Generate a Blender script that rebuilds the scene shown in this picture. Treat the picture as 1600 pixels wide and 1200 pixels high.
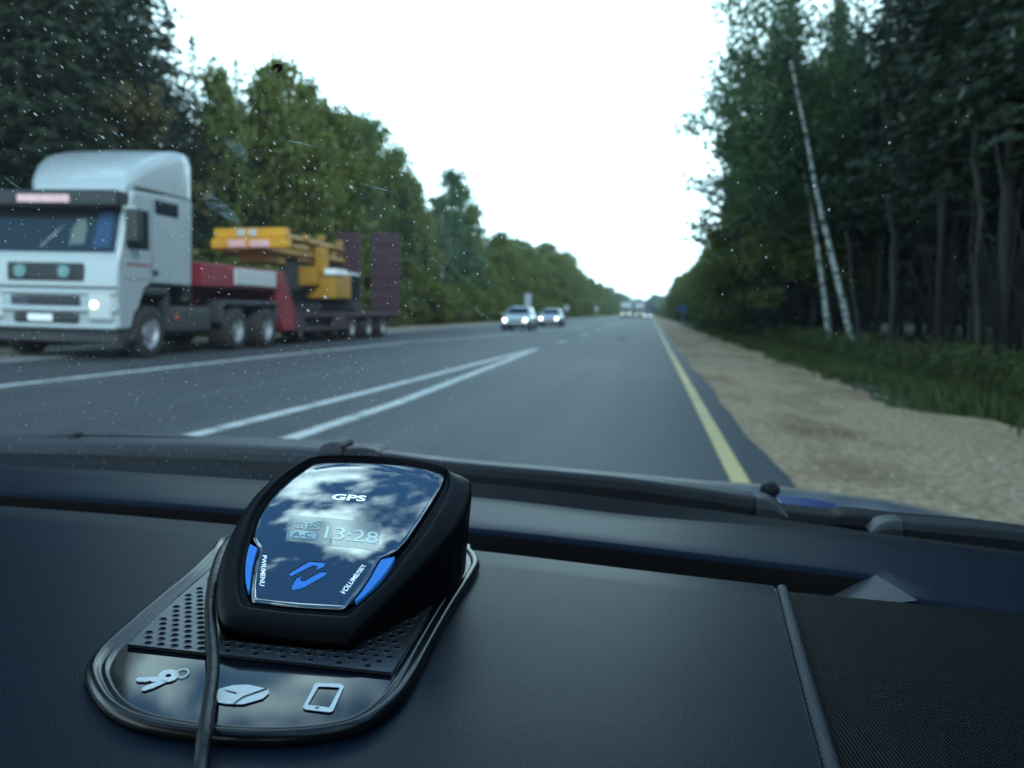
import bpy, bmesh, math, random
import numpy as np
from mathutils import Vector, Matrix
R = math.radians
for o in list(bpy.data.objects): bpy.data.objects.remove(o, do_unlink=True)
scn = bpy.context.scene
col = scn.collection

# ------------------------------------------------------------------ camera
EYE = Vector((0, 0, 1.2)); YAW = R(8.790388); PITCH = R(4.537773); FPX = 1386.0
cd = bpy.data.cameras.new('camera'); cam = bpy.data.objects.new('camera', cd); col.objects.link(cam)
cam.location = EYE; cam.rotation_euler = (R(90) - PITCH, 0, YAW)
cd.sensor_width = 36; cd.lens = 36 * FPX / 1600; cd.clip_start = .02; cd.clip_end = 6000
cd.dof.use_dof = True; cd.dof.focus_distance = .345; cd.dof.aperture_fstop = 15.0
scn.camera = cam
scn.view_settings.view_transform = 'Standard'; scn.view_settings.look = 'None'
scn.view_settings.gamma = 1; scn.view_settings.exposure = 0.55

# ------------------------------------------------------------------ sky and sun
SUN_EL, SUN_AZ = 31, 142           # behind us to the right, over the wood, veiled by thin cloud
w = bpy.data.worlds.new('World'); scn.world = w; w.use_nodes = True
nt = w.node_tree; nt.nodes.clear()
def N(t, **k):
    n = nt.nodes.new(t)
    for a, b in k.items(): setattr(n, a, b)
    return n
def L(a, b): nt.links.new(a, b)
def math_(op, a, b=None, c=None, clamp=False):
    n = N('ShaderNodeMath', operation=op); n.use_clamp = clamp
    for i, v in enumerate((a, b, c)):
        if v is None: continue
        if isinstance(v, (int, float)): n.inputs[i].default_value = v
        else: L(v, n.inputs[i])
    return n.outputs[0]
out = N('ShaderNodeOutputWorld'); bg = N('ShaderNodeBackground'); bg.inputs[1].default_value = .12
sky = N('ShaderNodeTexSky', sky_type='NISHITA'); sky.sun_disc = False
sky.sun_elevation = R(SUN_EL); sky.sun_rotation = R(SUN_AZ); sky.air_density = 1.3; sky.dust_density = .6; sky.ozone_density = 2.5
tc = N('ShaderNodeTexCoord'); sx = N('ShaderNodeSeparateXYZ'); L(tc.outputs['Generated'], sx.inputs[0])
zc = math_('MAXIMUM', sx.outputs[2], 0.0); zd = math_('ADD', zc, .08)
px = math_('DIVIDE', sx.outputs[0], zd); py = math_('DIVIDE', sx.outputs[1], zd)
cb = N('ShaderNodeCombineXYZ'); L(px, cb.inputs[0]); L(py, cb.inputs[1])
n1 = N('ShaderNodeTexNoise'); n1.inputs['Scale'].default_value = 3.9; n1.inputs['Detail'].default_value = 9; n1.inputs['Roughness'].default_value = .56; n1.inputs['Distortion'].default_value = .25
L(cb.outputs[0], n1.inputs['Vector'])
n2 = N('ShaderNodeTexNoise'); n2.inputs['Scale'].default_value = 5.5; n2.inputs['Detail'].default_value = 6
va = N('ShaderNodeVectorMath', operation='ADD'); va.inputs[1].default_value = (3.1, 1.7, 5); L(cb.outputs[0], va.inputs[0]); L(va.outputs[0], n2.inputs['Vector'])
low = math_('MULTIPLY_ADD', zc, -12.0, 5.0, True)              # thick bank of cloud towards the horizon
cov = math_('MULTIPLY_ADD', low, .42, n1.outputs[0])
mr = N('ShaderNodeMapRange'); mr.inputs[1].default_value = .515; mr.inputs[2].default_value = .60; L(cov, mr.inputs[0])
cr = N('ShaderNodeValToRGB'); L(n2.outputs[0], cr.inputs[0])
e = cr.color_ramp.elements
e[0].position = .36; e[0].color = (4.0, 5.2, 7.0, 1); e[1].position = .58; e[1].color = (20, 24.5, 26, 1)
lowc = N('ShaderNodeMix', data_type='RGBA'); L(low, lowc.inputs[0]); L(cr.outputs[0], lowc.inputs[6]); lowc.inputs[7].default_value = (16, 20, 21.5, 1)
tint = N('ShaderNodeMix', data_type='RGBA', blend_type='MULTIPLY'); tint.inputs[0].default_value = 1; tint.inputs[7].default_value = (.70, 1.18, 1.5, 1); L(sky.outputs[0], tint.inputs[6])
mx = N('ShaderNodeMix', data_type='RGBA'); L(mr.outputs[0], mx.inputs[0]); L(tint.outputs[2], mx.inputs[6]); L(lowc.outputs[2], mx.inputs[7])
L(mx.outputs[2], bg.inputs[0]); L(bg.outputs[0], out.inputs[0])
sd = bpy.data.lights.new('sun', 'SUN'); sun = bpy.data.objects.new('sun', sd); col.objects.link(sun)
sd.energy = 1.6; sd.angle = R(8); sd.color = (1, .97, .93)
sv = Vector((math.sin(R(SUN_AZ)) * math.cos(R(SUN_EL)), math.cos(R(SUN_AZ)) * math.cos(R(SUN_EL)), math.sin(R(SUN_EL))))
sun.rotation_euler = sv.to_track_quat('Z', 'Y').to_euler()
scn.cycles.max_bounces = 6; scn.cycles.diffuse_bounces = 3; scn.cycles.glossy_bounces = 3; scn.cycles.transparent_max_bounces = 12
scn.cycles.sample_clamp_indirect = 6; scn.cycles.caustics_reflective = False; scn.cycles.caustics_refractive = False

# ------------------------------------------------------------------ helpers
cf = Vector((-math.sin(YAW) * math.cos(PITCH), math.cos(YAW) * math.cos(PITCH), -math.sin(PITCH)))
crr = Vector((math.cos(YAW), math.sin(YAW), 0)); cu = crr.cross(cf)
def ray(u, v): return cf + crr * ((u - 800) / FPX) + cu * ((600 - v) / FPX)
def hit(u, v, n, p):                                           # measured point of the photograph on a plane
    d = ray(u, v); return EYE + d * ((p - EYE).dot(n) / d.dot(n))
def atY(u, v, y): d = ray(u, v); return EYE + d * (y / d.y)
def atX(u, v, x): d = ray(u, v); return EYE + d * (x / d.x)
XF = .025                                                      # crossfall of the road
def zr(x): return -XF * x
def road_pt(u, v): return hit(u, v, Vector((XF, 0, 1)), Vector((0, 0, 0)))
DT = .04
def D(x, y, h=0): return Vector((x + DT * h, y, 1.07 - DT * x + h))   # point on the dashboard's top
def dpx(u, v, h=0):
    p = hit(u, v, Vector((DT, 0, 1)), Vector((0, 0, 1.07 + h))); return p
rng = random.Random(7)

def tag(o, label=None, cat=None, group=None, kind=None):
    if label: o['label'] = label
    if cat: o['category'] = cat
    if group: o['group'] = group
    if kind: o['kind'] = kind
    return o
def empty(name, loc=(0, 0, 0), label=None, cat=None, group=None, rz=0):
    o = bpy.data.objects.new(name, None); col.objects.link(o); o.location = loc; o.rotation_euler = (0, 0, rz); o.empty_display_size = .05
    return tag(o, label, cat, group)
def link(name, me, m, parent=None, smooth=False):
    o = bpy.data.objects.new(name, me); col.objects.link(o)
    if m:
        for q in (m if isinstance(m, (list, tuple)) else [m]): me.materials.append(q)
    if parent: o.parent = parent
    if smooth:
        me.polygons.foreach_set('use_smooth', [True] * len(me.polygons))
    return o
def mk(name, vs, fs, m, parent=None, smooth=False):
    me = bpy.data.meshes.new(name); me.from_pydata([tuple(v) for v in vs], [], [tuple(f) for f in fs]); me.update()
    return link(name, me, m, parent, smooth)
def bobj(name, bm, m, parent=None, smooth=False, bevel=0, seg=2, recalc=True):
    if recalc: bmesh.ops.recalc_face_normals(bm, faces=bm.faces)
    me = bpy.data.meshes.new(name); bm.to_mesh(me); bm.free()
    o = link(name, me, m, parent, smooth)
    if bevel:
        b = o.modifiers.new('bevel', 'BEVEL'); b.width = bevel; b.segments = seg; b.limit_method = 'ANGLE'; b.angle_limit = R(35)
        me.polygons.foreach_set('use_smooth', [True] * len(me.polygons))
        wn = o.modifiers.new('wn', 'WEIGHTED_NORMAL'); wn.keep_sharp = True
    return o
def box(bm, x0, x1, y0, y1, z0, z1):
    vs = [bm.verts.new((x, y, z)) for z in (z0, z1) for y in (y0, y1) for x in (x0, x1)]
    for f in ((0, 2, 3, 1), (4, 5, 7, 6), (0, 1, 5, 4), (2, 6, 7, 3), (0, 4, 6, 2), (1, 3, 7, 5)): bm.faces.new([vs[i] for i in f])
    return vs
def prism(bm, pts, x0, x1):                                    # (y, z) outline extruded along x
    a = [bm.verts.new((x0, p[0], p[1])) for p in pts]; b = [bm.verts.new((x1, p[0], p[1])) for p in pts]
    n = len(pts); bm.faces.new(a); bm.faces.new(list(reversed(b)))
    for i in range(n): bm.faces.new((a[i], b[i], b[(i + 1) % n], a[(i + 1) % n]))
def cyl(bm, c, axis, r, h, seg=24, r2=None):
    axis = Vector(axis).normalized(); q = axis.to_track_quat('Z', 'Y').to_matrix().to_4x4()
    bmesh.ops.create_cone(bm, cap_ends=True, segments=seg, radius1=r, radius2=r if r2 is None else r2, depth=h, matrix=Matrix.Translation(c) @ q)
def tube(bm, pts, rad, seg=8, cap=True, closed=False):
    pts = [Vector(p) for p in pts]; n = len(pts); rings = []
    for i, p in enumerate(pts):
        t = (pts[(i + 1) % n] - pts[i - 1]) if closed else (pts[min(i + 1, n - 1)] - pts[max(i - 1, 0)])
        t.normalize(); a = t.cross(Vector((0, 0, 1)))
        if a.length < 1e-3: a = t.cross(Vector((1, 0, 0)))
        a.normalize(); b = a.cross(t); r = rad[i] if isinstance(rad, (list, tuple)) else rad
        rings.append([bm.verts.new(p + (a * math.cos(2 * math.pi * k / seg) + b * math.sin(2 * math.pi * k / seg)) * r) for k in range(seg)])
    for i in range(n if closed else n - 1):
        A, B = rings[i], rings[(i + 1) % n]
        for k in range(seg): bm.faces.new((A[k], A[(k + 1) % seg], B[(k + 1) % seg], B[k]))
    if cap and not closed: bm.faces.new(list(reversed(rings[0]))); bm.faces.new(rings[-1])
def spline(pts, n=8, closed=False):                            # Catmull-Rom
    pts = [Vector(p) for p in pts]; m = len(pts); o = []
    for i in range(m if closed else m - 1):
        if closed: a, b, c, d = pts[i - 1], pts[i], pts[(i + 1) % m], pts[(i + 2) % m]
        else: a, b, c, d = pts[max(i - 1, 0)], pts[i], pts[i + 1], pts[min(i + 2, m - 1)]
        for k in range(n):
            t = k / n
            o.append(.5 * (2 * b + (c - a) * t + (2 * a - 5 * b + 4 * c - d) * t * t + (3 * b - a - 3 * c + d) * t ** 3))
    if not closed: o.append(pts[-1])
    return o
def loft(bm, rings, closed=True, capa=False, capb=False):
    R_ = [[bm.verts.new(p) for p in r] for r in rings]; n = len(R_[0])
    for A, B in zip(R_, R_[1:]):
        for k in range(n if closed else n - 1): bm.faces.new((A[k], A[(k + 1) % n], B[(k + 1) % n], B[k]))
    if capa: bm.faces.new(list(reversed(R_[0])))
    if capb: bm.faces.new(R_[-1])
    return R_
def sheet(bm, A, B, down=None):                                # strip between two polylines
    a = [bm.verts.new(p) for p in A]; b = [bm.verts.new(p) for p in B]
    for i in range(len(a) - 1): bm.faces.new((a[i], a[i + 1], b[i + 1], b[i]))
def resample(pts, n):
    pts = [Vector(p) for p in pts]; ls = [0]
    for a, b in zip(pts, pts[1:]): ls.append(ls[-1] + (b - a).length)
    o = []; j = 0
    for i in range(n):
        t = ls[-1] * i / (n - 1)
        while j < len(pts) - 2 and ls[j + 1] < t: j += 1
        f = (t - ls[j]) / max(ls[j + 1] - ls[j], 1e-9); o.append(pts[j].lerp(pts[j + 1], f))
    return o

# ------------------------------------------------------------------ materials
def new_mat(name):
    m = bpy.data.materials.new(name); m.use_nodes = True; t = m.node_tree
    return m, t, t.nodes['Principled BSDF'], t.nodes['Material Output']
def mat(name, c, rough=.5, metal=0, spec=.5, var=0, vscale=8, bump=0, bscale=60, coat=0, emit=None, estr=0, ior=1.5, coords='Object', bdist=.01):
    m, t, p, o = new_mat(name)
    p.inputs['Base Color'].default_value = (*c, 1); p.inputs['Roughness'].default_value = rough; p.inputs['Metallic'].default_value = metal
    p.inputs['Specular IOR Level'].default_value = spec; p.inputs['Coat Weight'].default_value = coat; p.inputs['Coat Roughness'].default_value = .04; p.inputs['IOR'].default_value = ior
    if emit: p.inputs['Emission Color'].default_value = (*emit, 1); p.inputs['Emission Strength'].default_value = estr
    if var or bump:
        c_ = t.nodes.new('ShaderNodeTexCoord')
    if var:
        n = t.nodes.new('ShaderNodeTexNoise'); n.inputs['Scale'].default_value = vscale; n.inputs['Detail'].default_value = 6; t.links.new(c_.outputs[coords], n.inputs['Vector'])
        mx = t.nodes.new('ShaderNodeMix'); mx.data_type = 'RGBA'
        mx.inputs[6].default_value = (*[q * (1 - var) for q in c], 1); mx.inputs[7].default_value = (*[min(1, q * (1 + var)) for q in c], 1)
        t.links.new(n.outputs[0], mx.inputs[0]); t.links.new(mx.outputs[2], p.inputs['Base Color'])
        mr = t.nodes.new('ShaderNodeMapRange'); mr.inputs[3].default_value = max(.02, rough - .08); mr.inputs[4].default_value = min(1, rough + .08)
        t.links.new(n.outputs[0], mr.inputs[0]); t.links.new(mr.outputs[0], p.inputs['Roughness'])
    if bump:
        n = t.nodes.new('ShaderNodeTexNoise'); n.inputs['Scale'].default_value = bscale; n.inputs['Detail'].default_value = 3; t.links.new(c_.outputs[coords], n.inputs['Vector'])
        b = t.nodes.new('ShaderNodeBump'); b.inputs['Strength'].default_value = bump; b.inputs['Distance'].default_value = bdist
        t.links.new(n.outputs[0], b.inputs['Height']); t.links.new(b.outputs[0], p.inputs['Normal'])
    return m
def leaf_mat(name, c1, c2, trans=.3, rough=.55):
    m, t, p, o = new_mat(name)
    g = t.nodes.new('ShaderNodeNewGeometry'); oi = t.nodes.new('ShaderNodeObjectInfo')
    mx = t.nodes.new('ShaderNodeMix'); mx.data_type = 'RGBA'; mx.inputs[6].default_value = (*c1, 1); mx.inputs[7].default_value = (*c2, 1)
    ad = t.nodes.new('ShaderNodeMath'); ad.operation = 'MULTIPLY_ADD'; ad.inputs[1].default_value = .55
    ml = t.nodes.new('ShaderNodeMath'); ml.operation = 'MULTIPLY'; ml.inputs[1].default_value = .45
    t.links.new(oi.outputs['Random'], ml.inputs[0]); t.links.new(g.outputs['Random Per Island'], ad.inputs[0]); t.links.new(ml.outputs[0], ad.inputs[2])
    t.links.new(ad.outputs[0], mx.inputs[0]); t.links.new(mx.outputs[2], p.inputs['Base Color'])
    p.inputs['Roughness'].default_value = rough; p.inputs['Specular IOR Level'].default_value = .3
    tr = t.nodes.new('ShaderNodeBsdfTranslucent'); t.links.new(mx.outputs[2], tr.inputs[0])
    ms = t.nodes.new('ShaderNodeMixShader'); ms.inputs[0].default_value = trans
    t.links.new(p.outputs[0], ms.inputs[1]); t.links.new(tr.outputs[0], ms.inputs[2]); t.links.new(ms.outputs[0], o.inputs[0])
    return m
M = {}
M['spruce'] = leaf_mat('spruce_needles', (.011, .021, .010), (.024, .039, .015), .12)
M['broad'] = leaf_mat('broad_leaves', (.058, .092, .020), (.14, .158, .030), .36)
M['birchleaf'] = leaf_mat('birch_leaves', (.05, .105, .05), (.11, .16, .06), .35)
M['rust'] = leaf_mat('yellowing_leaves', (.05, .055, .02), (.10, .08, .025), .3)
M['grass'] = leaf_mat('grass_blades', (.040, .066, .018), (.105, .12, .032), .35)
M['bark'] = mat('dark_bark', (.022, .019, .017), .9, var=.4, vscale=6, bump=.5, bscale=25)
M['greybark'] = mat('grey_bark', (.048, .045, .042), .85, var=.4, vscale=5)
M['paintw'] = mat('white_truck_paint', (.34, .38, .40), .3, var=.05, vscale=2, coat=.4)
M['blackp'] = mat('black_plastic', (.018, .019, .022), .55, var=.2, vscale=20)
M['rubber'] = mat('tyre_rubber', (.02, .02, .021), .85, var=.2, vscale=12, bump=.3, bscale=60)
M['chassis'] = mat('dirty_chassis', (.035, .035, .04), .7, var=.35, vscale=5)
M['rim'] = mat('steel_rim', (.35, .37, .4), .45, metal=.6, var=.2)
M['glassdark'] = mat('dark_glass', (.02, .028, .035), .06, spec=.6)
M['red'] = mat('red_steel', (.22, .022, .035), .5, var=.25, vscale=3)
M['maroon'] = mat('maroon_steel', (.045, .017, .026), .65, var=.3, vscale=3)
M['yellow'] = mat('yellow_machine_paint', (.62, .29, .015), .45, var=.2, vscale=3)
M['lamp'] = mat('lit_headlamp', (.9, .9, .85), .2, emit=(1, .78, .48), estr=2.2)
M['lampw'] = mat('lit_headlamp_white', (.9, .9, .85), .2, emit=(1, .97, .9), estr=8)
M['silver'] = mat('silver_car_paint', (.55, .6, .64), .3, metal=.3, coat=.5)
M['plate'] = mat('number_plate_white', (.8, .8, .8), .5)

# ------------------------------------------------------------------ ground and road
def bark_white():
    m, t, p, o = new_mat('birch_bark'); c = t.nodes.new('ShaderNodeTexCoord'); mp = t.nodes.new('ShaderNodeMapping'); mp.inputs['Scale'].default_value = (3, 3, 9)
    n = t.nodes.new('ShaderNodeTexNoise'); n.inputs['Scale'].default_value = 1.2; n.inputs['Detail'].default_value = 4
    r = t.nodes.new('ShaderNodeValToRGB'); r.color_ramp.elements[0].position = .40; r.color_ramp.elements[0].color = (.05, .045, .04, 1); r.color_ramp.elements[1].position = .52; r.color_ramp.elements[1].color = (.62, .62, .58, 1)
    t.links.new(c.outputs['Object'], mp.inputs[0]); t.links.new(mp.outputs[0], n.inputs['Vector']); t.links.new(n.outputs[0], r.inputs[0]); t.links.new(r.outputs[0], p.inputs['Base Color']); p.inputs['Roughness'].default_value = .7
    return m
M['birchbark'] = bark_white()
def ground_mat(name, ca, cb_, cc, s1, s2, rough=.95, bump=.6, bs=30, bd=.03, ramp=(.38, .62), stretch=1):
    m, t, p, o = new_mat(name); c = t.nodes.new('ShaderNodeTexCoord')
    a = t.nodes.new('ShaderNodeTexNoise'); a.inputs['Scale'].default_value = s1; a.inputs['Detail'].default_value = 8; a.inputs['Roughness'].default_value = .62
    b = t.nodes.new('ShaderNodeTexNoise'); b.inputs['Scale'].default_value = s2; b.inputs['Detail'].default_value = 4
    r = t.nodes.new('ShaderNodeValToRGB'); r.color_ramp.elements[0].position = ramp[0]; r.color_ramp.elements[1].position = ramp[1]
    r.color_ramp.elements[0].color = (*ca, 1); r.color_ramp.elements[1].color = (*cb_, 1)
    r2 = t.nodes.new('ShaderNodeValToRGB'); r2.color_ramp.elements[0].position = .5; r2.color_ramp.elements[1].position = .68; r2.color_ramp.elements[0].color = (0, 0, 0, 1)
    mx = t.nodes.new('ShaderNodeMix'); mx.data_type = 'RGBA'; mx.inputs[7].default_value = (*cc, 1)
    t.links.new(c.outputs['Object'], a.inputs['Vector']); mp_ = t.nodes.new('ShaderNodeMapping'); mp_.inputs['Scale'].default_value = (1, stretch, 1); t.links.new(c.outputs['Object'], mp_.inputs[0]); t.links.new(mp_.outputs[0], b.inputs['Vector'])
    t.links.new(a.outputs[0], r.inputs[0]); t.links.new(b.outputs[0], r2.inputs[0]); t.links.new(r2.outputs[0], mx.inputs[0]); t.links.new(r.outputs[0], mx.inputs[6]); t.links.new(mx.outputs[2], p.inputs['Base Color'])
    p.inputs['Roughness'].default_value = rough; p.inputs['Specular IOR Level'].default_value = .25
    n = t.nodes.new('ShaderNodeTexNoise'); n.inputs['Scale'].default_value = bs; n.inputs['Detail'].default_value = 5; t.links.new(c.outputs['Object'], n.inputs['Vector'])
    bm_ = t.nodes.new('ShaderNodeBump'); bm_.inputs['Strength'].default_value = bump; bm_.inputs['Distance'].default_value = bd; t.links.new(n.outputs[0], bm_.inputs['Height']); t.links.new(bm_.outputs[0], p.inputs['Normal'])
    return m
M['soil'] = ground_mat('forest_floor', (.045, .05, .022), (.07, .085, .03), (.10, .08, .05), 1.2, .5)
M['gravel'] = ground_mat('pale_gravel', (.42, .275, .155), (.68, .48, .30), (.27, .155, .075), 14, .8, bump=1, bs=34, bd=.07, ramp=(.43, .57), stretch=.4)
M['asphalt'] = ground_mat('asphalt', (.036, .041, .045), (.048, .053, .058), (.062, .066, .070), 5, 1.1, stretch=.03, rough=.6, bump=.35, bs=160, bd=.006)
M['asphalt_pale'] = ground_mat('worn_shoulder', (.12, .125, .13), (.16, .16, .16), (.2, .18, .15), 3, .3, rough=.8, bump=.3, bs=120, bd=.006)
M['verge'] = ground_mat('dry_verge', (.24, .21, .15), (.34, .29, .21), (.12, .12, .06), 5, .4)
M['markw'] = ground_mat('worn_white_paint', (.42, .44, .43), (.56, .58, .56), (.24, .25, .25), 9, 3.5, rough=.6, bump=.2, bs=90, bd=.004)
M['marky'] = ground_mat('worn_yellow_paint', (.62, .45, .18), (.70, .53, .23), (.44, .35, .18), 7, 2.2, rough=.6, bump=.2, bs=90, bd=.004)
def zg(x):                                                     # cross section of the ground
    pts = [(-4000, -2), (-300, -.6), (-60, .1), (-20, .2), (-15.6, zr(-15.6) - .02), (4.2, zr(4.2) - .02), (5.5, -.32), (7.5, -.18), (30, .1), (300, .6), (4000, -2)]
    for a, b in zip(pts, pts[1:]):
        if a[0] <= x <= b[0]: return a[1] + (b[1] - a[1]) * (x - a[0]) / (b[0] - a[0])
def strip_y(name, xs_of_y, ys, h, m, nx=2, kind='structure'):
    vs, fs = [], []
    for y in ys:
        a, b = xs_of_y(y)
        for i in range(nx): x = a + (b - a) * i / (nx - 1); vs.append((x, y, zr(x) + h))
    for j in range(len(ys) - 1):
        for i in range(nx - 1): k = j * nx + i; fs.append((k, k + 1, k + nx + 1, k + nx))
    return tag(mk(name, vs, fs, m), kind=kind)
gx = [-4000, -300, -60, -20, -15.6, -8, 0, 4.2, 5.5, 7.5, 12, 30, 300, 4000]; gy = [-60, 0, 20, 60, 150, 400, 1200, 5000]
vs = [(x, y, zg(x)) for y in gy for x in gx]; nx = len(gx)
fs = [(j * nx + i, j * nx + i + 1, (j + 1) * nx + i + 1, (j + 1) * nx + i) for j in range(len(gy) - 1) for i in range(nx - 1)]
tag(mk('ground', vs, fs, M['soil']), kind='structure')
YS = [-20, -5] + [2 + .6 * i for i in range(90)] + [58, 64, 72, 82, 95, 110, 130, 160, 200, 260, 350, 500, 800, 1500, 2500]
def wob(y, s, a): return a * (math.sin(y * 1.7 + s) * .5 + math.sin(y * .63 + 2.1 * s) * .8 + math.sin(y * 4.1 + s * 3) * .25)
strip_y('verge_gravel', lambda y: (-15.4 + wob(y, 3, .25), -12.6), YS, .004, M['verge'])
strip_y('gravel_shoulder', lambda y: (.2, 3.55 + wob(y, 1, .22) + (.5 if y < 12 else 0)), YS, .004, M['gravel'], 6)
strip_y('road', lambda y: (-13.3 + wob(y, 5, .05), 1.0 + wob(y, 2, .035)), YS, .010, M['asphalt'], 4)
strip_y('road_shoulder', lambda y: (-13.25 + wob(y, 5, .05), -11.95), YS, .014, M['asphalt_pale'])
def mark(name, pts, wd, m=None, h=.014):
    pts = [Vector((p[0], p[1])) for p in pts]; A, B = [], []
    for i, p in enumerate(pts):
        t = pts[min(i + 1, len(pts) - 1)] - pts[max(i - 1, 0)]; t.normalize(); n = Vector((-t.y, t.x)); ww = wd[i] if isinstance(wd, list) else wd
        a, b = p + n * ww / 2, p - n * ww / 2; A.append((a.x, a.y, zr(a.x) + h)); B.append((b.x, b.y, zr(b.x) + h))
    bm = bmesh.new(); sheet(bm, A, B); return tag(bobj(name, bm, m or M['markw'], recalc=False), kind='structure')
mark('road_marking', [(.66, y) for y in [-10, 3, 6, 12, 24, 48, 100, 200, 400, 900]], .135, M['marky'])
mark('road_marking', [(-8.62, 2), (-8.62, 10.7), (-8.58, 18.5), (-8.25, 29.9), (-7.4, 36), (-6.3, 56), (-5.4, 75)], .2)
mark('road_marking', [(-4.2, 3), (-4.04, 7.3), (-3.9, 11.5), (-3.52, 27.9)], .17)
mark('road_marking', [(-3.2, 3), (-3.16, 7.1), (-3.10, 10.6), (-3.46, 27.5)], .17)
mark('road_marking', [(-11.85, 2), (-11.85, 60), (-11.8, 300)], .15, h=.018)
for k in range(12):
    y0 = 33 + k * 12; mark('road_marking', [(-3.4, y0), (-3.35, y0 + 4)], .15)
for q in ((890, 525), (972, 530)):                             # worn patches on the road further on
    p = road_pt(*q); mark('road_marking', [(p.x, p.y - 3), (p.x + .05, p.y), (p.x - .1, p.y + 3)], [.3, .75, .2], M['asphalt_pale'])

# ------------------------------------------------------------------ trees
def rs(seed): return np.random.default_rng(seed)
def quads_mesh(name, P):                                       # P: n x 4 x 3
    n = len(P); me = bpy.data.meshes.new(name); me.vertices.add(n * 4); me.vertices.foreach_set('co', P.reshape(-1).astype(np.float32))
    me.loops.add(n * 4); me.loops.foreach_set('vertex_index', np.arange(n * 4, dtype=np.int32)); me.polygons.add(n)
    me.polygons.foreach_set('loop_start', np.arange(0, n * 4, 4, dtype=np.int32)); me.polygons.foreach_set('loop_total', np.full(n, 4, dtype=np.int32)); me.update(calc_edges=True); me.validate()
    return me
def leaves(C, size, g, flat=.0, elong=1.5):
    n = len(C); a = g.normal(size=(n, 3)); a[:, 2] *= (1 - flat); a /= np.linalg.norm(a, axis=1)[:, None]
    b = g.normal(size=(n, 3)); b -= a * (a * b).sum(1)[:, None]; b /= np.linalg.norm(b, axis=1)[:, None]
    s = (size * g.uniform(.6, 1.4, n))[:, None]; a = a * s * elong * .5; b = b * s * .5
    return np.stack([C - a, C - b + a * .15, C + a, C + b + a * .15], 1)
def broad_crown(g, h, r, base, nclump, per, leaf, shape='oval', lean=(0, 0)):
    pts, limbs = [], []
    for k in range(nclump):
        f = g.uniform(0, 1) ** (.8 if shape == 'oval' else 1.0); z = base + (h - base) * f
        prof = math.sin(math.pi * min(1, .12 + .86 * f) ** .8) ** .7 if shape == 'oval' else (1 - f) ** .6 * (.55 + .45 * min(1, f * 6))
        a = g.uniform(0, 2 * math.pi); q = r * prof * math.sqrt(g.uniform(.08, 1)) * g.uniform(.75, 1.15)
        c = np.array([math.cos(a) * q + lean[0] * (z / h) ** 1.5, math.sin(a) * q + lean[1] * (z / h) ** 1.5, z])
        sg = g.uniform(.28, .6) * r * .34; m = int(per * g.uniform(.5, 1.5))
        p = c + g.normal(size=(m, 3)) * np.array([sg, sg, sg * .75]); pts.append(p); limbs.append(c)
    pts = np.concatenate(pts); pts = pts[pts[:, 2] > base * .6]
    return leaves(pts, leaf, g), limbs
def trunk_bm(h, r, g, limbs=(), lean=(0, 0), base=0, nlimb=14):
    bm = bmesh.new(); ks = 9; pts = []; x = y = 0
    for i in range(ks):
        f = i / (ks - 1); pts.append((lean[0] * f ** 1.5 + x, lean[1] * f ** 1.5 + y, h * f * .96)); x += g.normal() * .035; y += g.normal() * .035
    tube(bm, pts, [max(.02, r * (1 - .88 * i / (ks - 1)) * (1.35 if i == 0 else 1)) for i in range(ks)], 7)
    for c in list(limbs)[:nlimb]:
        z0 = max(base * .7, c[2] - .22 * h * g.uniform(.4, 1)); f = min(1, z0 / h)
        a = np.array([lean[0] * f ** 1.5, lean[1] * f ** 1.5, z0]); mid = (a + c) / 2 + np.array([0, 0, .12])
        tube(bm, [a, mid, c], [r * .28, r * .16, .012], 5)
    return bm
def spruce_crown(g, h, r, base, card=.3, dens=1.0):
    C, A, B_ = [], [], []; z = base
    while z < h - .15:
        f = (z - base) / (h - base); rad = r * (1 - f) ** .85 * g.uniform(.75, 1.15) + .08; nb = max(4, int((9 - 4 * f) * dens)); a0 = g.uniform(0, 6.28)
        for k in range(nb):
            a = a0 + 6.283 * k / nb + g.normal() * .18; rr = rad * g.uniform(.6, 1.15); droop = g.uniform(.15, .5); m = max(3, int(rr / .17 * dens))
            for j in range(m):
                t = (j + g.uniform(.2, .9)) / m; d = np.array([math.cos(a), math.sin(a), 0]); n = np.array([-d[1], d[0], 0])
                for sde in (-1, 1):
                    c = d * rr * t + np.array([0, 0, z - droop * rr * t + .12 * rr * t * t]) + n * sde * .10 * (1.2 - t) + g.normal(size=3) * .05
                    ax = d * .55 + n * sde * .75 + np.array([0, 0, -.35]) + g.normal(size=3) * .2; ax /= np.linalg.norm(ax)
                    s = card * g.uniform(.7, 1.3) * (1.1 - .4 * f); wv = np.cross(ax, g.normal(size=3)); wv /= np.linalg.norm(wv)
                    C.append(c); A.append(ax * s * .6); B_.append(wv * s * .2)
        z += g.uniform(.26, .42) * (1 - .35 * f)
    tip = np.array([[0, 0, h - .1 - .12 * k] for k in range(4)]); C += list(tip); A += [np.array([0, 0, .14])] * 4; B_ += [np.array([.05, 0, 0])] * 4
    C, A, B_ = map(np.array, (C, A, B_)); return np.stack([C - A, C - B_, C + A, C + B_], 1)
PROTO = {}
def proto(key, name, crown_q, leafm, tr_bm, barkm):
    cm = quads_mesh(name + '_crown', crown_q); cm.materials.append(leafm)
    tm = bpy.data.meshes.new(name + '_trunk'); tr_bm.to_mesh(tm); tr_bm.free(); tm.materials.append(barkm); tm.polygons.foreach_set('use_smooth', [True] * len(tm.polygons))
    PROTO[key] = (name, tm, cm)
for i in range(3):
    g = rs(20 + i); h = 13; proto(f'spruce{i}', 'spruce_tree', spruce_crown(g, h, 2.3 + .3 * i, .6 + .5 * i, .24, 1.2), M['spruce'], trunk_bm(h, .16, g), M['bark'])
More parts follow.
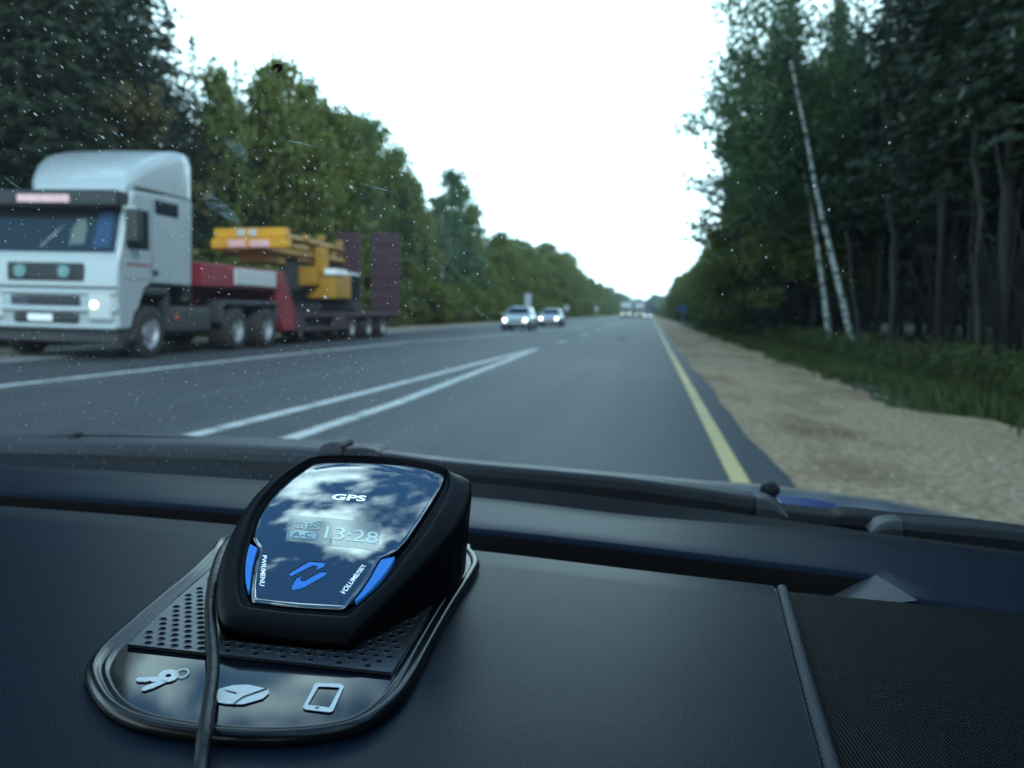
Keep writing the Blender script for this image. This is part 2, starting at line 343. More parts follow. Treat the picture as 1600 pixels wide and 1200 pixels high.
for i in range(3):                                             # forest spruce with a bare lower trunk
    g = rs(40 + i); h = 17; proto(f'tall{i}', 'spruce_tree', spruce_crown(g, h, 2.5, 4.6 + i * .7, .25, 1.35), M['spruce'], trunk_bm(h, .085 + .012 * i, g, [np.array([math.cos(k * 2.4) * .9, math.sin(k * 2.4) * .9, 1.5 + k * .33]) for k in range(10)], nlimb=10, base=1), M['bark'])
for i in range(4):
    g = rs(60 + i); h = 12; q, lb = broad_crown(g, h, 2.9 + .25 * i, 1.6, 62, 135, .21); proto(f'broad{i}', 'broadleaf_tree', q, M['broad'], trunk_bm(h * .9, .15, g, lb, base=1.6), M['bark'])
for i in range(2):
    g = rs(80 + i); h = 13; q, lb = broad_crown(g, h, 2.3, 2.6, 52, 110, .17, 'cone'); proto(f'birch{i}', 'birch_tree', q, M['birchleaf'], trunk_bm(h * .95, .12, g, lb, base=2.6), M['birchbark'])
for i in range(2):
    g = rs(90 + i); h = 2.6; q, lb = broad_crown(g, h, 1.5, .25, 26, 110, .15); proto(f'shrub{i}', 'roadside_shrub', q, M['broad'], trunk_bm(h * .7, .04, g, lb, base=.2), M['bark'])
g = rs(97); q, lb = broad_crown(g, 6.5, 2.0, 1.5, 30, 110, .18); proto('rust0', 'young_tree', q, M['rust'], trunk_bm(5.5, .08, g, lb, base=1.2), M['bark'])
PH = dict(spruce=13, tall=17, broad=12, birch=13, shrub=2.6, rust=6.5)
def plant(key, x, y, height, label, group, cat='tree', wide=1.0, rz=None):
    name, tm, cm = PROTO[key]; k = key.rstrip('0123456789'); s = height / PH[k]
    o = empty(name, (x, y, zg(x) - .05), label, cat, group, rng.uniform(0, 6.28) if rz is None else rz); o.scale = (s * wide, s * wide, s)
    for nm, me in (('trunk', tm), ('crown', cm)):
        c = bpy.data.objects.new(nm, me); col.objects.link(c); c.parent = o
    return o
def interp(t, x):
    for a, b in zip(t, t[1:]):
        if a[0] <= x <= b[0]: return a[1] + (b[1] - a[1]) * (x - a[0]) / (b[0] - a[0])
    return t[0][1] if x < t[0][0] else t[-1][1]
# skyline of the left wood, measured: (distance, top)
sk = [(u, v, k, lab, wd) for u, v, k, lab, wd in [
    (90, -120, 'spruce0', 'very tall dark spruce above the white lorry roof at the left edge', 1.2),
    (205, -60, 'spruce1', 'tall dark spruce cut by the photo top, rising behind the lorry cab', 1.2),
    (262, 5, 'spruce2', 'dark spruce ending the tallest clump left of the open sky', 1.0),
    (300, 48, 'spruce0', 'narrow pointed spruce just right of the tallest clump', .8),
    (335, 104, 'broad0', 'rounded leafy tree between two pointed spruces on the left skyline', .5),
    (368, 80, 'spruce1', 'slim pointed spruce with dark blue green needles on the left skyline', .75),
    (440, 108, 'broad2', 'light green tree topping the slope above the yellow machine', .75),
    (412, 126, 'broad0', 'leafy tree filling the dip left of the light green tree', .7), (470, 142, 'broad3', 'rounded leafy tree directly right of the light green tree', .7),
    (530, 176, 'broad0', 'low crowned leafy tree just left of the feathery tree', .8), (588, 204, 'broad2', 'dense leafy tree just right of the feathery tree', .8), (634, 272, 'broad1', 'leafy tree stepping down towards the notch of sky', .7),
    (500, 160, 'broad1', 'wide leafy tree between the light green tree and the feathery tree', .85),
    (562, 168, 'birch1', 'feathery pale green tree with thin upper branches over the trailer', 1.0),
    (612, 240, 'broad3', 'dark leafy tree at the right end of the tall left clump', .75),
    (648, 312, 'broad2', 'lower leafy tree left of the notch of sky', .65),
    (722, 286, 'broad1', 'slender leafy tree half hidden by the lone tall tree', .6), (690, 300, 'birch1', 'thin birch leaning on the left side of the lone tall tree', .8),
    (703, 262, 'birch0', 'lone tall tree standing right of the notch of sky', 1.35),
    (738, 312, 'birch1', 'shorter companion tree touching the lone tall tree', 1.1),
    (780, 368, 'broad3', 'low rounded tree right of the lone tall tree', 1.0)]]
for u, v, k, lab, wd in sk:
    p = atX(u, v, -17.6); plant(k, p.x, p.y, p.z - zg(-17.6), lab, 'trees along the left roadside', wide=wd)
TL = [(15, 16), (27, 15.5), (31, 12.9), (34, 11.6), (37, 11.2), (42, 12), (54, 12.6), (60, 11), (66, 9), (76, 8.6), (90, 9.5), (106, 9.5), (160, 12), (330, 16)]
def wood_left():
    y = 16.0; i = 0
    while y < 235:
        for row, x in enumerate((-18.6, -21.6, -25.5)):
            if row == 2 and y > 110: continue
            yy = y + rng.uniform(-1.2, 1.2); xx = x + rng.uniform(-1, 1)
            ht = interp(TL, yy * 17.6 / -xx) * (-xx / 17.6) * (rng.uniform(1.0, 1.25) if yy * 17.6 / -xx < 30 else rng.uniform(.68, .84) if yy < 62 else rng.uniform(.66, .82) if yy < 85 else rng.uniform(.85, 1.08)) if row else interp(TL, yy) * (rng.uniform(.8, 1.1) if yy < 29 else rng.uniform(.55, .8) if yy < 62 else rng.uniform(.45, .65) if yy < 85 else rng.uniform(.7, 1.0))
            dark = rng.random() < (1.1 if yy < 46 else .2); k = f'spruce{rng.randrange(3)}' if dark else (f'broad{rng.randrange(4)}' if rng.random() < .7 else f'birch{rng.randrange(2)}')
            if dark: plant(k, xx, yy, ht, 'dark spruce filling the wood behind the left roadside', 'spruces of the left wood', wide=1.15)
            elif k[0:3] == 'bro': plant(k, xx, yy, ht, 'green leafy tree filling the wood behind the left roadside', 'leafy trees of the left wood', wide=1.15)
            else: plant(k, xx, yy, ht, 'birch among the leafy trees of the wood left of the road', 'birches of the left wood', wide=1.1)
        y += 2.3 if y < 45 else (3.0 if y < 100 else 4.6)
    y = 17
    while y < 150:
        plant(f'shrub{rng.randrange(2)}', -16.3 + rng.uniform(-.5, .4), y, rng.uniform(1.7, 3.4), 'leafy green bush at the foot of the left wood', 'bushes along the left verge', 'bush', 1.2); y += rng.uniform(1.6, 3.2)
wood_left()
p = atX(190, 200, -17); plant('rust0', p.x, p.y, 8.2, 'young tree with yellowing brown leaves right above the lorry roof', 'trees along the left roadside')
# right wood
TR = [(12, 24), (60, 17), (64, 11), (70, 9), (84, 8.6), (135, 9.2), (350, 12)]
def wood_right():
    for row, (x, y0, y1, st) in enumerate(((7.4, 14, 62, 1.75), (9.6, 15, 62, 2.3), (12.5, 22, 60, 2.6), (16, 28, 62, 3.0), (20, 36, 66, 3.2), (25, 48, 80, 3.6))):
        y = y0
        while y < y1:
            xx = x + rng.uniform(-.8, .9); yy = y + rng.uniform(-.6, .6)
            if not (row == 0 and 25 < yy < 44):
                plant(f'tall{rng.randrange(3)}', xx, yy, rng.uniform(15, 20) if row else rng.uniform(14, 19), 'tall dark spruce with a bare lower trunk in the shaded right wood', 'spruces of the right wood', wide=rng.uniform(.85, 1.1))
            y += st * rng.uniform(.75, 1.25)
    y = 46
    while y < 240:
        for row, x in enumerate((7.2, 10.2, 14)):
            if row == 2 and y < 60: continue
            xx = x + rng.uniform(-.7, .7); yy = y + rng.uniform(-1, 1); ht = interp(TR, yy) * (1 if row == 0 else 1.12) * rng.uniform(.78, 1.0)
            if yy < 64: ht = min(ht, 13)
            if rng.random() < .28: plant(f'spruce{rng.randrange(3)}', xx, yy, ht, 'bushy dark spruce in the wood right of the road', 'bushy spruces of the right wood')
            else: plant(f'broad{rng.randrange(4)}', xx, yy, ht, 'leafy green tree in the wood right of the road', 'leafy trees of the right wood', wide=1.1)
        y += 2.6 if y < 90 else 4.6
    y = 36
    while y < 130:
        plant(f'shrub{rng.randrange(2)}', 6.3 + rng.uniform(-.3, .6), y, rng.uniform(.4, .9), 'low leafy bush at the foot of the right wood', 'bushes along the right verge', 'bush', 1.1); y += rng.uniform(2.0, 4.0)
wood_right()
# birches leaning over the road on the right
def leaning_birch(base_px, bend_px, top_px, y, r, label, clumps, seed, extra=()):
    g = rs(seed); b = atY(*base_px, y); b.z = zg(b.x) - .05; m = [atY(*q, y) for q in bend_px]; t = atY(*top_px, y - .6)
    o = empty('birch_tree', b, label, 'tree', 'leaning birches right of the road')
    pts = spline([b] + m + [t], 6); bm = bmesh.new(); n = len(pts)
    tube(bm, [p - b for p in pts], [r * (1 - .8 * i / (n - 1)) for i in range(n)], 8)
    tops = pts[int(n * .62):]; C = []; nf = len(bm.faces)
    for k in range(clumps):
        a = tops[g.integers(len(tops))] - b; d = np.array([g.normal() * 1.5 - .6, abs(g.normal()) * 1.3 + .5, g.normal() * .8 - .1]); c = np.array(a) + d
        tube(bm, [a, np.array(a) + d * .5 + np.array([0, 0, .25]), c], [r * .16, r * .09, .006], 5)
        mm = int(g.uniform(160, 360)); C.append(c + g.normal(size=(mm, 3)) * np.array([.5, .5, .38]))
        if g.random() < .5: C.append(c + np.array([0, 0, -.5]) + g.normal(size=(40, 3)) * np.array([.2, .2, .45]))
    for q in extra:
        c = np.array(atY(*q, y - .5 if q[0] < 1215 else y + 1.2) - b); a = min(tops, key=lambda p: (np.array(p - b) - c)[2] ** 2 + 0 * p.x) - b
        tube(bm, [a, (np.array(a) + c) / 2 + np.array([0, 0, .3]), c], [r * .18, r * .1, .006], 5); C.append(c + g.normal(size=(430, 3)) * np.array([.55, .6, .45]))
    bm.faces.ensure_lookup_table()
    for f_ in bm.faces[nf:]: f_.material_index = 1
    bobj('trunk', bm, [M['birchbark'], M['bark']], o, True); me = quads_mesh('birch_crown', leaves(np.concatenate(C), .115, g)); link('crown', me, M['birchleaf'], o)
ext = [(1150, 20), (1175, 60), (1160, 90), (1200, 30), (1215, 90), (1135, 165), (1165, 175), (1150, 205), (1190, 210), (1185, 150), (1165, 250), (1200, 265), (1180, 290), (1225, 300), (1235, 10), (1260, 50), (1270, 120), (1240, 170), (1255, 230), (1300, 30), (1330, 90), (1310, 160), (1225, -20), (1180, -15)]
leaning_birch((1334, 548), [(1312, 450), (1278, 310), (1258, 205)], (1235, 95), 36, .15, 'white trunked birch leaning towards the road, brightest trunk on the right', 34, 5, ext)
leaning_birch((1297, 545), [(1285, 440), (1268, 330), (1250, 240)], (1243, 150), 38, .13, 'greyer slim birch leaning just left of the white trunked birch', 22, 6, [(1180, 120), (1210, 200), (1195, 320), (1170, 225), (1230, 340), (1215, 250)])
# bare pale trunks that stand out in the shade
for u0, v0, u1, v1, y, r in ((1393, 560, 1392, 300, 27, .07), (1528, 600, 1525, 130, 21, .075), (1470, 575, 1466, 330, 24, .07), (1345, 545, 1330, 425, 33, .08), (1515, 590, 1518, 320, 24, .055), (1578, 610, 1560, 200, 20, .05)):
    b = atY(u0, v0, y); b.z = zg(b.x) - .05; t = atY(u1, v1, y); d = (t - b); top = b + d * 1.5
    o = empty('bare_tree', b, 'thin grey trunk at the edge of the dark right wood, bare far up', 'tree', 'bare grey trunks of the right wood'); bm = bmesh.new()
    n = 9; g = rs(int(u0)); pts = [(b + (top - b) * (i / (n - 1)) + Vector((g.normal() * .04, g.normal() * .04, 0)) * (i > 0)) - b for i in range(n)]
    tube(bm, pts, [r * (1 - .6 * i / (n - 1)) for i in range(n)], 7); 
    for k in range(8):
        a = Vector(pts[3 + k % 5]); aa = g.uniform(0, 6.28); tube(bm, [a, a + Vector((math.cos(aa) * .7, math.sin(aa) * .7, g.uniform(-.1, .4)))], [.02, .006], 4)
    bobj('trunk', bm, M['greybark'], o, True)
# far woods: masses that nobody could count
def wood_mass(name, gen, n, size, seed, m, label):
    g = rs(seed); C = gen(g, n); me = quads_mesh(name, leaves(C, size, g)); o = link(name, me, m); return tag(o, label, 'wood', kind='stuff')
def side_mass(sgn, x0, x1, y0, y1, hfun):
    def gen(g, n):
        y = y0 + (y1 - y0) * g.uniform(0, 1, n) ** 1.6; k = np.floor(y / 5.5); hk = .72 + .28 * np.sin(k * 12.9898 + sgn) * np.sin(k * 4.1)
        x = sgn * (x0 + (x1 - x0) * g.uniform(0, 1, n) ** 1.3); t = np.abs((y / 5.5) % 1 - .5) * 2; hh = hfun(y) * hk * (1 - .35 * t ** 2) * (.8 + .2 * (np.abs(x) - x0) / (x1 - x0))
        return np.stack([x, y, hh * g.uniform(0, 1, n) ** .8], 1)
    return gen
wood_mass('far_wood', side_mass(-1, 17, 30, 225, 900, lambda y: 15 + (y - 225) * .012), 42000, 1.3, 1, M['broad'], 'distant leafy wood left of the road towards the vanishing point')
wood_mass('far_wood', side_mass(1, 7, 24, 225, 900, lambda y: 10.5 + (y - 225) * .008), 42000, 1.2, 2, M['broad'], 'distant leafy wood right of the road towards the vanishing point')
wood_mass('deep_wood', lambda g, n: np.concatenate([side_mass(1, 27, 50, 20, 240, lambda y: 15 + 0 * y)(g, 42000), side_mass(1, 9.5, 30, -22, 15, lambda y: 19 + 0 * y)(g, 30000)]), 0, .9, 3, M['spruce'], 'dark depth of the right wood behind its first rows, plus unseen wood beside us added for shade')  # second mass is unseen wood beside the car, added for its shade
wood_mass('deep_wood', side_mass(-1, 27, 45, 18, 240, lambda y: 11 + 0 * y), 36000, .9, 4, M['spruce'], 'dark depth of the left wood behind its first rows')
def far_end(g, n):
    x = g.uniform(-160, 160, n); y = g.uniform(900, 980, n); hh = 17 + 3 * np.sin(x * .11) + 2 * np.sin(x * .37); return np.stack([x, y, hh * g.uniform(0, 1, n)], 1)
wood_mass('far_wood', far_end, 16000, 3.2, 5, M['spruce'], 'bluish wood closing the road at the vanishing point')
# grass and weeds
def grass(name, xy, hmin, hmax, seed, label, wd=.02):
    g = rs(seed); n = len(xy); z = np.array([zg(x) for x in xy[:, 0]]); h = g.uniform(hmin, hmax, n); a = g.uniform(0, 6.28, n); ln = g.uniform(.05, .5, n) * h
    b = np.stack([xy[:, 0], xy[:, 1], z - .02], 1); s = np.stack([np.cos(a) * wd, np.sin(a) * wd, 0 * a], 1); d = np.stack([-np.sin(a) * ln, np.cos(a) * ln, h], 1)
    mid = d * .55 * np.array([.6, .6, 1.1]); P = np.stack([b - s, b + s, b + mid + s * .7, b + d], 1)
    tag(link(name, quads_mesh(name, P), M['grass']), label, 'grass', kind='stuff')
g = rs(11)
y = 7 + 75 * g.uniform(0, 1, 60000) ** 1.7; e0 = 3.8 + .35 * np.sin(y * .9) + .3 * np.sin(y * 2.3 + 1) + .25 * g.normal(size=60000) * (g.uniform(size=60000) < .5) + np.where(y < 13, .5, 0); x = e0 + (7.2 - e0) * g.uniform(0, 1, 60000) ** .75
grass('roadside_grass', np.stack([x, y], 1), .05, .34, 12, 'rough green grass between the gravel and the right wood')
cl = np.array([(3.55 - abs(g.normal()) * .45, 8 + 40 * g.uniform(0, 1) ** 1.4) for _ in range(40)]); q = cl[g.integers(0, 40, 14000)] + g.normal(size=(14000, 2)) * np.array([.12, .45])
grass('gravel_grass', q, .015, .06, 13, 'sparse low grass tufts growing in the gravel', .01)
y = 15 + 180 * g.uniform(0, 1, 30000) ** 1.5; x = -15.6 - 2.2 * g.uniform(0, 1, 30000)
grass('verge_grass', np.stack([x, y], 1), .12, .6, 14, 'green grass at the foot of the left wood', .03)
# weeds: broad leaved tall stalks at the wood's edge
C = []
for k in range(260):
    yy = 10 + 50 * g.uniform() ** 1.3; c = np.array([5.6 + 1.4 * g.uniform(), yy, -.2]); hh = g.uniform(.3, .9); C.append(c + np.stack([g.normal(size=60) * .12, g.normal(size=60) * .12, hh * g.uniform(.1, 1, 60)], 1))
tag(link('weeds', quads_mesh('weeds', leaves(np.concatenate(C), .07, g)), M['grass']), 'tall leafy weeds at the edge of the right wood', 'weeds', kind='stuff')
C = []
for k in range(1300):                                           # loose stones on the gravel
    yy = 4.5 + 26 * g.uniform() ** 1.8; C.append((g.uniform(1.05, 3.6), yy, g.uniform(.005, .02) * (1.5 if k % 17 == 0 else 1)))
bm = bmesh.new()
for x_, y_, r_ in C:
    mtx = Matrix.Translation((x_, y_, zr(x_) + .006)) @ Matrix.Rotation(g.uniform(0, 6), 4, 'Z') @ Matrix.Diagonal((g.uniform(.8, 1.5), g.uniform(.7, 1.1), g.uniform(.5, .8), 1))
    bmesh.ops.create_icosphere(bm, subdivisions=1, radius=r_, matrix=mtx)
tag(bobj('loose_stones', bm, mat('pale_stone', (.42, .35, .27), .9, var=.6, vscale=6), recalc=False), 'small pale stones scattered over the gravel shoulder', 'stones', kind='stuff')
# ------------------------------------------------------------------ traffic
def wheel(parent, c, r, wdt, side, spin=0):                    # tyre with its rim, axle along x
    bm = bmesh.new(); prof = [(-.5, .62), (-.5, .9), (-.42, .985), (-.2, 1), (.2, 1), (.42, .985), (.5, .9), (.5, .62)]; n = 36
    rings = [[Vector((c[0] + a * wdt, c[1] + math.cos(6.28319 * k / n) * b * r, c[2] + math.sin(6.28319 * k / n) * b * r)) for k in range(n)] for a, b in prof]
    loft(bm, rings); w_ = bobj('wheel', bm, M['rubber'], parent, True)
    bm = bmesh.new(); s = side
    rings = [[Vector((c[0] + s * a * wdt, c[1] + math.cos(6.28319 * k / n) * b * r, c[2] + math.sin(6.28319 * k / n) * b * r)) for k in range(n)] for a, b in ((.44, .63), (.40, .58), (.18, .52), (.14, .30), (.34, .26), (.36, .1))]
    loft(bm, rings, capb=True)
    for k in range(8):
        a = k * math.pi / 4; cyl(bm, (c[0] + s * .2 * wdt, c[1] + math.cos(a) * .4 * r, c[2] + math.sin(a) * .4 * r), (1, 0, 0), r * .055, .05, 8)
    bobj('rim', bm, M['rim'], w_)
    return w_
def bx(name, m, parent, *dims, bevel=.02, seg=2):
    bm = bmesh.new()
    for d in dims: box(bm, *d)
    return bobj(name, bm, m, parent, bevel=bevel, seg=seg)
M['stripe'] = mat('pale_red_sign', (.75, .42, .42), .5, var=.25, vscale=9)
M['teal'] = mat('teal_lamp_glass', (.05, .16, .165), .15, spec=.7)
M['curtain'] = mat('blue_curtain', (.015, .05, .12), .8)
M['seat'] = mat('pale_seat_cover', (.10, .13, .125), .8)
M['white_sheet'] = mat('grey_white_panel', (.45, .47, .48), .5, var=.15)
TW = -3.1                                                      # lorry, front end facing us
tr = empty('lorry', (-10.35, 16.15, zr(-10.35)), 'white cab lorry tractor coming towards us in the far lane on the left', 'lorry'); tr.rotation_euler = (0, XF, 0)
bm = bmesh.new()
prism(bm, [(.0, .62), (.42, .62), (.55, .93), (.68, 1.02), (.92, 1.46), (1.2, 1.56), (2.82, 1.55), (2.86, 3.45), (2.75, 3.52), (.55, 3.42), (.42, 3.2), (.05, 2.12), (-.03, 1.9), (-.06, 1.2)], 0, TW)
bobj('cab', bm, M['paintw'], tr, bevel=.11, seg=4)
prof = [(.36, 3.34), (.46, 3.58), (.75, 3.84), (1.2, 4.08), (1.8, 4.32), (2.4, 4.5), (2.72, 4.53), (2.84, 4.44), (2.86, 3.5)]
bm = bmesh.new(); rg = []
for y, z in prof[:-1]:
    f = min(1, (y - .36) / 1.6); xn, xf = -.12 + .08 * f, -2.05 - .95 * f ** .7; h_ = z - 3.30; e_ = min(.22, h_ * .45)
    rg.append([Vector(q) for q in ((xn, y, 3.30), (xn, y, z - e_), (xn - e_ * .12, y, z - e_ * .55), (xn - e_ * .45, y, z - e_ * .15), (xn - e_, y, z), ((xn + xf) / 2, y, z + .03), (xf + e_, y, z), (xf + e_ * .45, y, z - e_ * .15), (xf + e_ * .12, y, z - e_ * .55), (xf, y, z - e_), (xf, y, 3.30))])
loft(bm, rg, closed=False, capa=True, capb=True); bobj('roof_deflector', bm, M['paintw'], tr, True)
bx('deflector_seam', M['blackp'], tr, (.004, -.06, .62, 2.80, 3.47, 3.51), bevel=.004)
bx('sun_visor', M['blackp'], tr, (-.03, TW + .03, -.02, .46, 3.02, 3.36), bevel=.07, seg=3)
bx('visor_sign', M['stripe'], tr, (-1.03, -2.16, -.036, -.01, 3.1, 3.25), bevel=.004)
sl = lambda z: .05 + (z - 2.12) * .343
vsw = [(-.12, 2.14), (TW + .12, 2.14), (TW + .16, 3.03), (-.16, 3.03)]
bm = bmesh.new(); a = [bm.verts.new((x, sl(z) - .022, z)) for x, z in vsw]; b = [bm.verts.new((x, sl(z) + .02, z)) for x, z in vsw]
bm.faces.new(a); bm.faces.new(b[::-1]); [bm.faces.new((a[i], a[(i + 1) % 4], b[(i + 1) % 4], b[i])) for i in range(4)]
bobj('windscreen', bm, M['glassdark'], tr)
def on_screen(name, m, pts):                                   # pieces seen in the glass
    bm = bmesh.new(); a = [bm.verts.new((x, sl(z) - .026, z)) for x, z in pts]; b = [bm.verts.new((x, sl(z) - .012, z)) for x, z in pts]; n = len(pts)
    bm.faces.new(a); bm.faces.new(b[::-1]); [bm.faces.new((a[i], a[(i + 1) % n], b[(i + 1) % n], b[i])) for i in range(n)]
    bobj(name, bm, m, tr)
on_screen('cab_curtain', M['curtain'], [(-.24, 2.25), (-.62, 2.22), (-.58, 2.93), (-.28, 2.95)])
on_screen('seat_back', M['seat'], [(-.80, 2.3), (-1.13, 2.28), (-1.12, 2.6), (-1.03, 2.8), (-.88, 2.82), (-.80, 2.65)])
on_screen('wiper', M['rim'], [(-1.5, 2.45), (-1.75, 2.25), (-1.72, 2.23), (-1.3, 2.72)])
bx('cab_window', M['glassdark'], tr, (.012, -.03, .30, 1.08, 2.24, 3.06), bevel=.03)
bx('cab_window', M['glassdark'], tr, (.012, -.03, 1.30, 2.25, 3.02, 3.33), bevel=.05)
bx('mirror', M['blackp'], tr, (.34, .06, .12, .30, 2.35, 3.0), bevel=.05)
bx('mirror', M['blackp'], tr, (TW - .34, TW - .06, .12, .30, 2.35, 3.0), bevel=.05)
bx('mirror_arm', M['paintw'], tr, (.28, -.02, .16, .22, 3.0, 3.06), bevel=.015)
bx('grille', M['blackp'], tr, (-.72, TW + .72, -.095, .0, 1.56, 1.92), bevel=.12, seg=4)
bx('grille', M['blackp'], tr, (-.80, TW + .80, -.10, .0, 1.08, 1.27), bevel=.03)
bx('grille', M['blackp'], tr, (-.85, TW + .85, -.10, .0, .73, .93), bevel=.05)
bx('grille_slat', M['chassis'], tr, *[(-.9, TW + .9, -.105, -.09, z, z + .03) for z in (1.64, 1.73, 1.82)], bevel=.006)
bx('bumper', M['paintw'], tr, (-.01, TW + .01, -.12, .1, .62, .71), (-.01, TW + .01, -.11, .1, .95, 1.06), (-.01, TW + .01, -.11, .1, 1.29, 1.40), bevel=.03)
bx('panel_gap', M['blackp'], tr, (-.02, TW + .02, -.075, .0, 1.42, 1.46), bevel=.004)
bx('number_plate', M['plate'], tr, (-1.38, -1.92, -.116, -.09, .76, .90), bevel=.01)
for x in (-1.11, -2.06):
    bm = bmesh.new(); cyl(bm, (x, -.11, 1.74), (0, 1, 0), .14, .06, 24); bobj('grille_lamp', bm, M['teal'], tr, bevel=.02)
for s_, x in ((1, -.36), (-1, TW + .36)):
    h_ = bx('headlight', M['white_sheet'], tr, (x - .28, x + .26, -.115, .05, .78, 1.38), bevel=.08, seg=3)
    bm = bmesh.new(); cyl(bm, (x - .10 * s_, -.13, 1.10), (0, 1, 0), .075, .03, 24); bobj('bulb', bm, M['lamp'] if s_ > 0 else M['glassdark'], h_)
bx('underrun', M['chassis'], tr, (-.08, TW + .08, .05, .5, .34, .62), bevel=.04)
bx('door_stripe', M['red'], tr, (.006, -.02, .25, 1.15, 1.90, 1.95), bevel=.003)
bx('door_handle', M['blackp'], tr, (.03, -.02, 1.20, 1.38, 1.74, 1.86), bevel=.02)
bx('door_gap', M['blackp'], tr, (.003, -.02, 1.17, 1.185, 1.55, 3.3), (.003, -.02, .2, 1.17, 1.62, 1.635), bevel=.002)
bx('mudguard', M['blackp'], tr, (-.02, -.55, .70, 1.9, 1.30, 1.50), (-.02, -.5, 1.78, 1.95, .55, 1.35), bevel=.06)
bx('step', M['blackp'], tr, (-.02, -.4, .45, .75, .36, .6), bevel=.04)
bx('chassis', M['chassis'], tr, (-.7, -1.0, 1.0, 8.1, .75, 1.12), (TW + .7, TW + 1.0, 1.0, 8.1, .75, 1.12), (-.7, TW + .7, 2.7, 3.0, .8, 1.3), bevel=.03)
bx('fuel_tank', M['chassis'], tr, (-.12, -.8, 2.1, 4.0, .48, 1.1), bevel=.14, seg=4)
bx('side_reflector', mat('orange_reflector', (.6, .12, .03), .4), tr, (-.1, -.14, 2.3, 2.42, .82, .9), bevel=.01)
bx('fender', M['chassis'], tr, (-.08, -.75, 4.5, 7.75, 1.14, 1.28), (-.08, -.75, 4.45, 4.55, .7, 1.2), (-.08, -.75, 7.7, 7.8, .7, 1.2), bevel=.05)
bx('cab_back', M['chassis'], tr, (-.25, TW + .25, 2.9, 3.25, 1.2, 2.6), bevel=.05)
for y, wd in ((1.2, .36), (5.25, .62), (7.05, .62)):
    wheel(tr, (-.22 if wd < .5 else -.36, y, .55), .55, wd, 1); wheel(tr, (TW + (.22 if wd < .5 else .36), y, .55), .55, wd, -1)
tl = empty('low_loader_trailer', (-10.4, 19.4, zr(-10.4)), 'dark red low loader trailer with raised rear ramps behind the white lorry', 'trailer'); tl.rotation_euler = (0, XF, 0)
bx('gooseneck', M['red'], tl, (0, -2.7, .2, 4.9, 1.58, 2.14), bevel=.04)
bx('tool_box', M['white_sheet'], tl, (.06, -.1, 1.75, 4.2, 1.66, 2.08), bevel=.03)
bm = bmesh.new(); prism(bm, [(4.4, 1.55), (4.9, 2.1), (5.3, 1.6), (5.75, .95), (5.75, .45), (4.9, .45)], -.02, -2.68); bobj('neck', bm, M['red'], tl, bevel=.03)
bx('deck', M['maroon'], tl, (0, -2.7, 5.7, 17.1, .82, 1.0), (.01, -.12, 5.7, 10.6, .40, .50), (.01, -.12, 5.7, 6.4, .45, .85), (.01, -.12, 9.0, 10.2, .45, .85), bevel=.02)
bx('deck_frame', M['chassis'], tl, (-.25, -2.45, 5.8, 16.8, .45, .81), bevel=.03)
for y in (11.0, 12.9, 14.7): wheel(tl, (-.3, y, .42), .42, .5, 1); wheel(tl, (-2.4, y, .42), .42, .5, -1)
bx('ramp', M['maroon'], tl, (-.02, -1.22, 16.7, 16.9, .95, 4.28), *[(0, -1.24, 16.66, 16.7, 1.1 + .45 * k, 1.18 + .45 * k) for k in range(7)], bevel=.02)
bx('ramp', M['maroon'], tl, (-1.72, -2.75, 16.7, 16.9, .95, 4.28), *[(-1.70, -2.77, 16.66, 16.7, 1.1 + .45 * k, 1.18 + .45 * k) for k in range(7)], bevel=.02)
# yellow machine carried on the trailer
def P(u, v, y): return atY(u, v, y)
mc = empty('piling_machine', (-11.5, 27, zr(-11.5) + 1.0), 'yellow machine with a folded boom riding on the red low loader', 'machine'); o0 = Vector(mc.location)
def wbox(name, m, u0, v0, u1, v1, y, y2, bevel=.03, parent=None):   # a block whose front face was measured at distance y
    a, b = P(u0, v0, y), P(u1, v1, y); return bx(name, m, parent or mc, (a.x - o0.x, b.x - o0.x, y - o0.y, y2 - o0.y, b.z - o0.z, a.z - o0.z), bevel=bevel)
fr = wbox('boom_end', M['yellow'], 334, 357, 445, 371, 23.6, 24.0)
wbox('boom_end', M['yellow'], 329, 373, 447, 387, 23.4, 23.8)
wbox('end_plate', M['white_sheet'], 370, 358, 382, 369, 23.57, 23.62, .01, fr); wbox('end_plate', M['white_sheet'], 388, 358, 400, 369, 23.57, 23.62, .01, fr)
wbox('end_plate', M['stripe'], 356, 375, 383, 386, 23.37, 23.42, .01, fr); wbox('end_plate', M['stripe'], 390, 375, 420, 386, 23.37, 23.42, .01, fr)
M['dullyellow'] = mat('dusty_yellow_paint', (.36, .18, .014), .55, var=.35, vscale=2.5)
M['oldyellow'] = mat('grimy_yellow_steel', (.34, .18, .03), .6, var=.35, vscale=3)
for x in (-10.75, -12.0):
    a = P(447, 362, 23.8).z
    bm = bmesh.new(); tube(bm, [(x - o0.x, 23.9 - o0.y, a - o0.z), (x - o0.x, 30.2 - o0.y, a - .06 - o0.z)], .12, 4); tube(bm, [(x - o0.x, 23.9 - o0.y, a - .5 - o0.z), (x - o0.x, 30.2 - o0.y, a - .45 - o0.z)], .12, 4)
    for k in range(9): y_ = 24.1 + k * .72; tube(bm, [(x - o0.x, y_ - o0.y, a - .48 * (k % 2) - o0.z), (x - o0.x, y_ + .7 - o0.y, a - .48 * ((k + 1) % 2) - o0.z)], .06, 4)
    bobj('boom', bm, M['oldyellow'], mc)
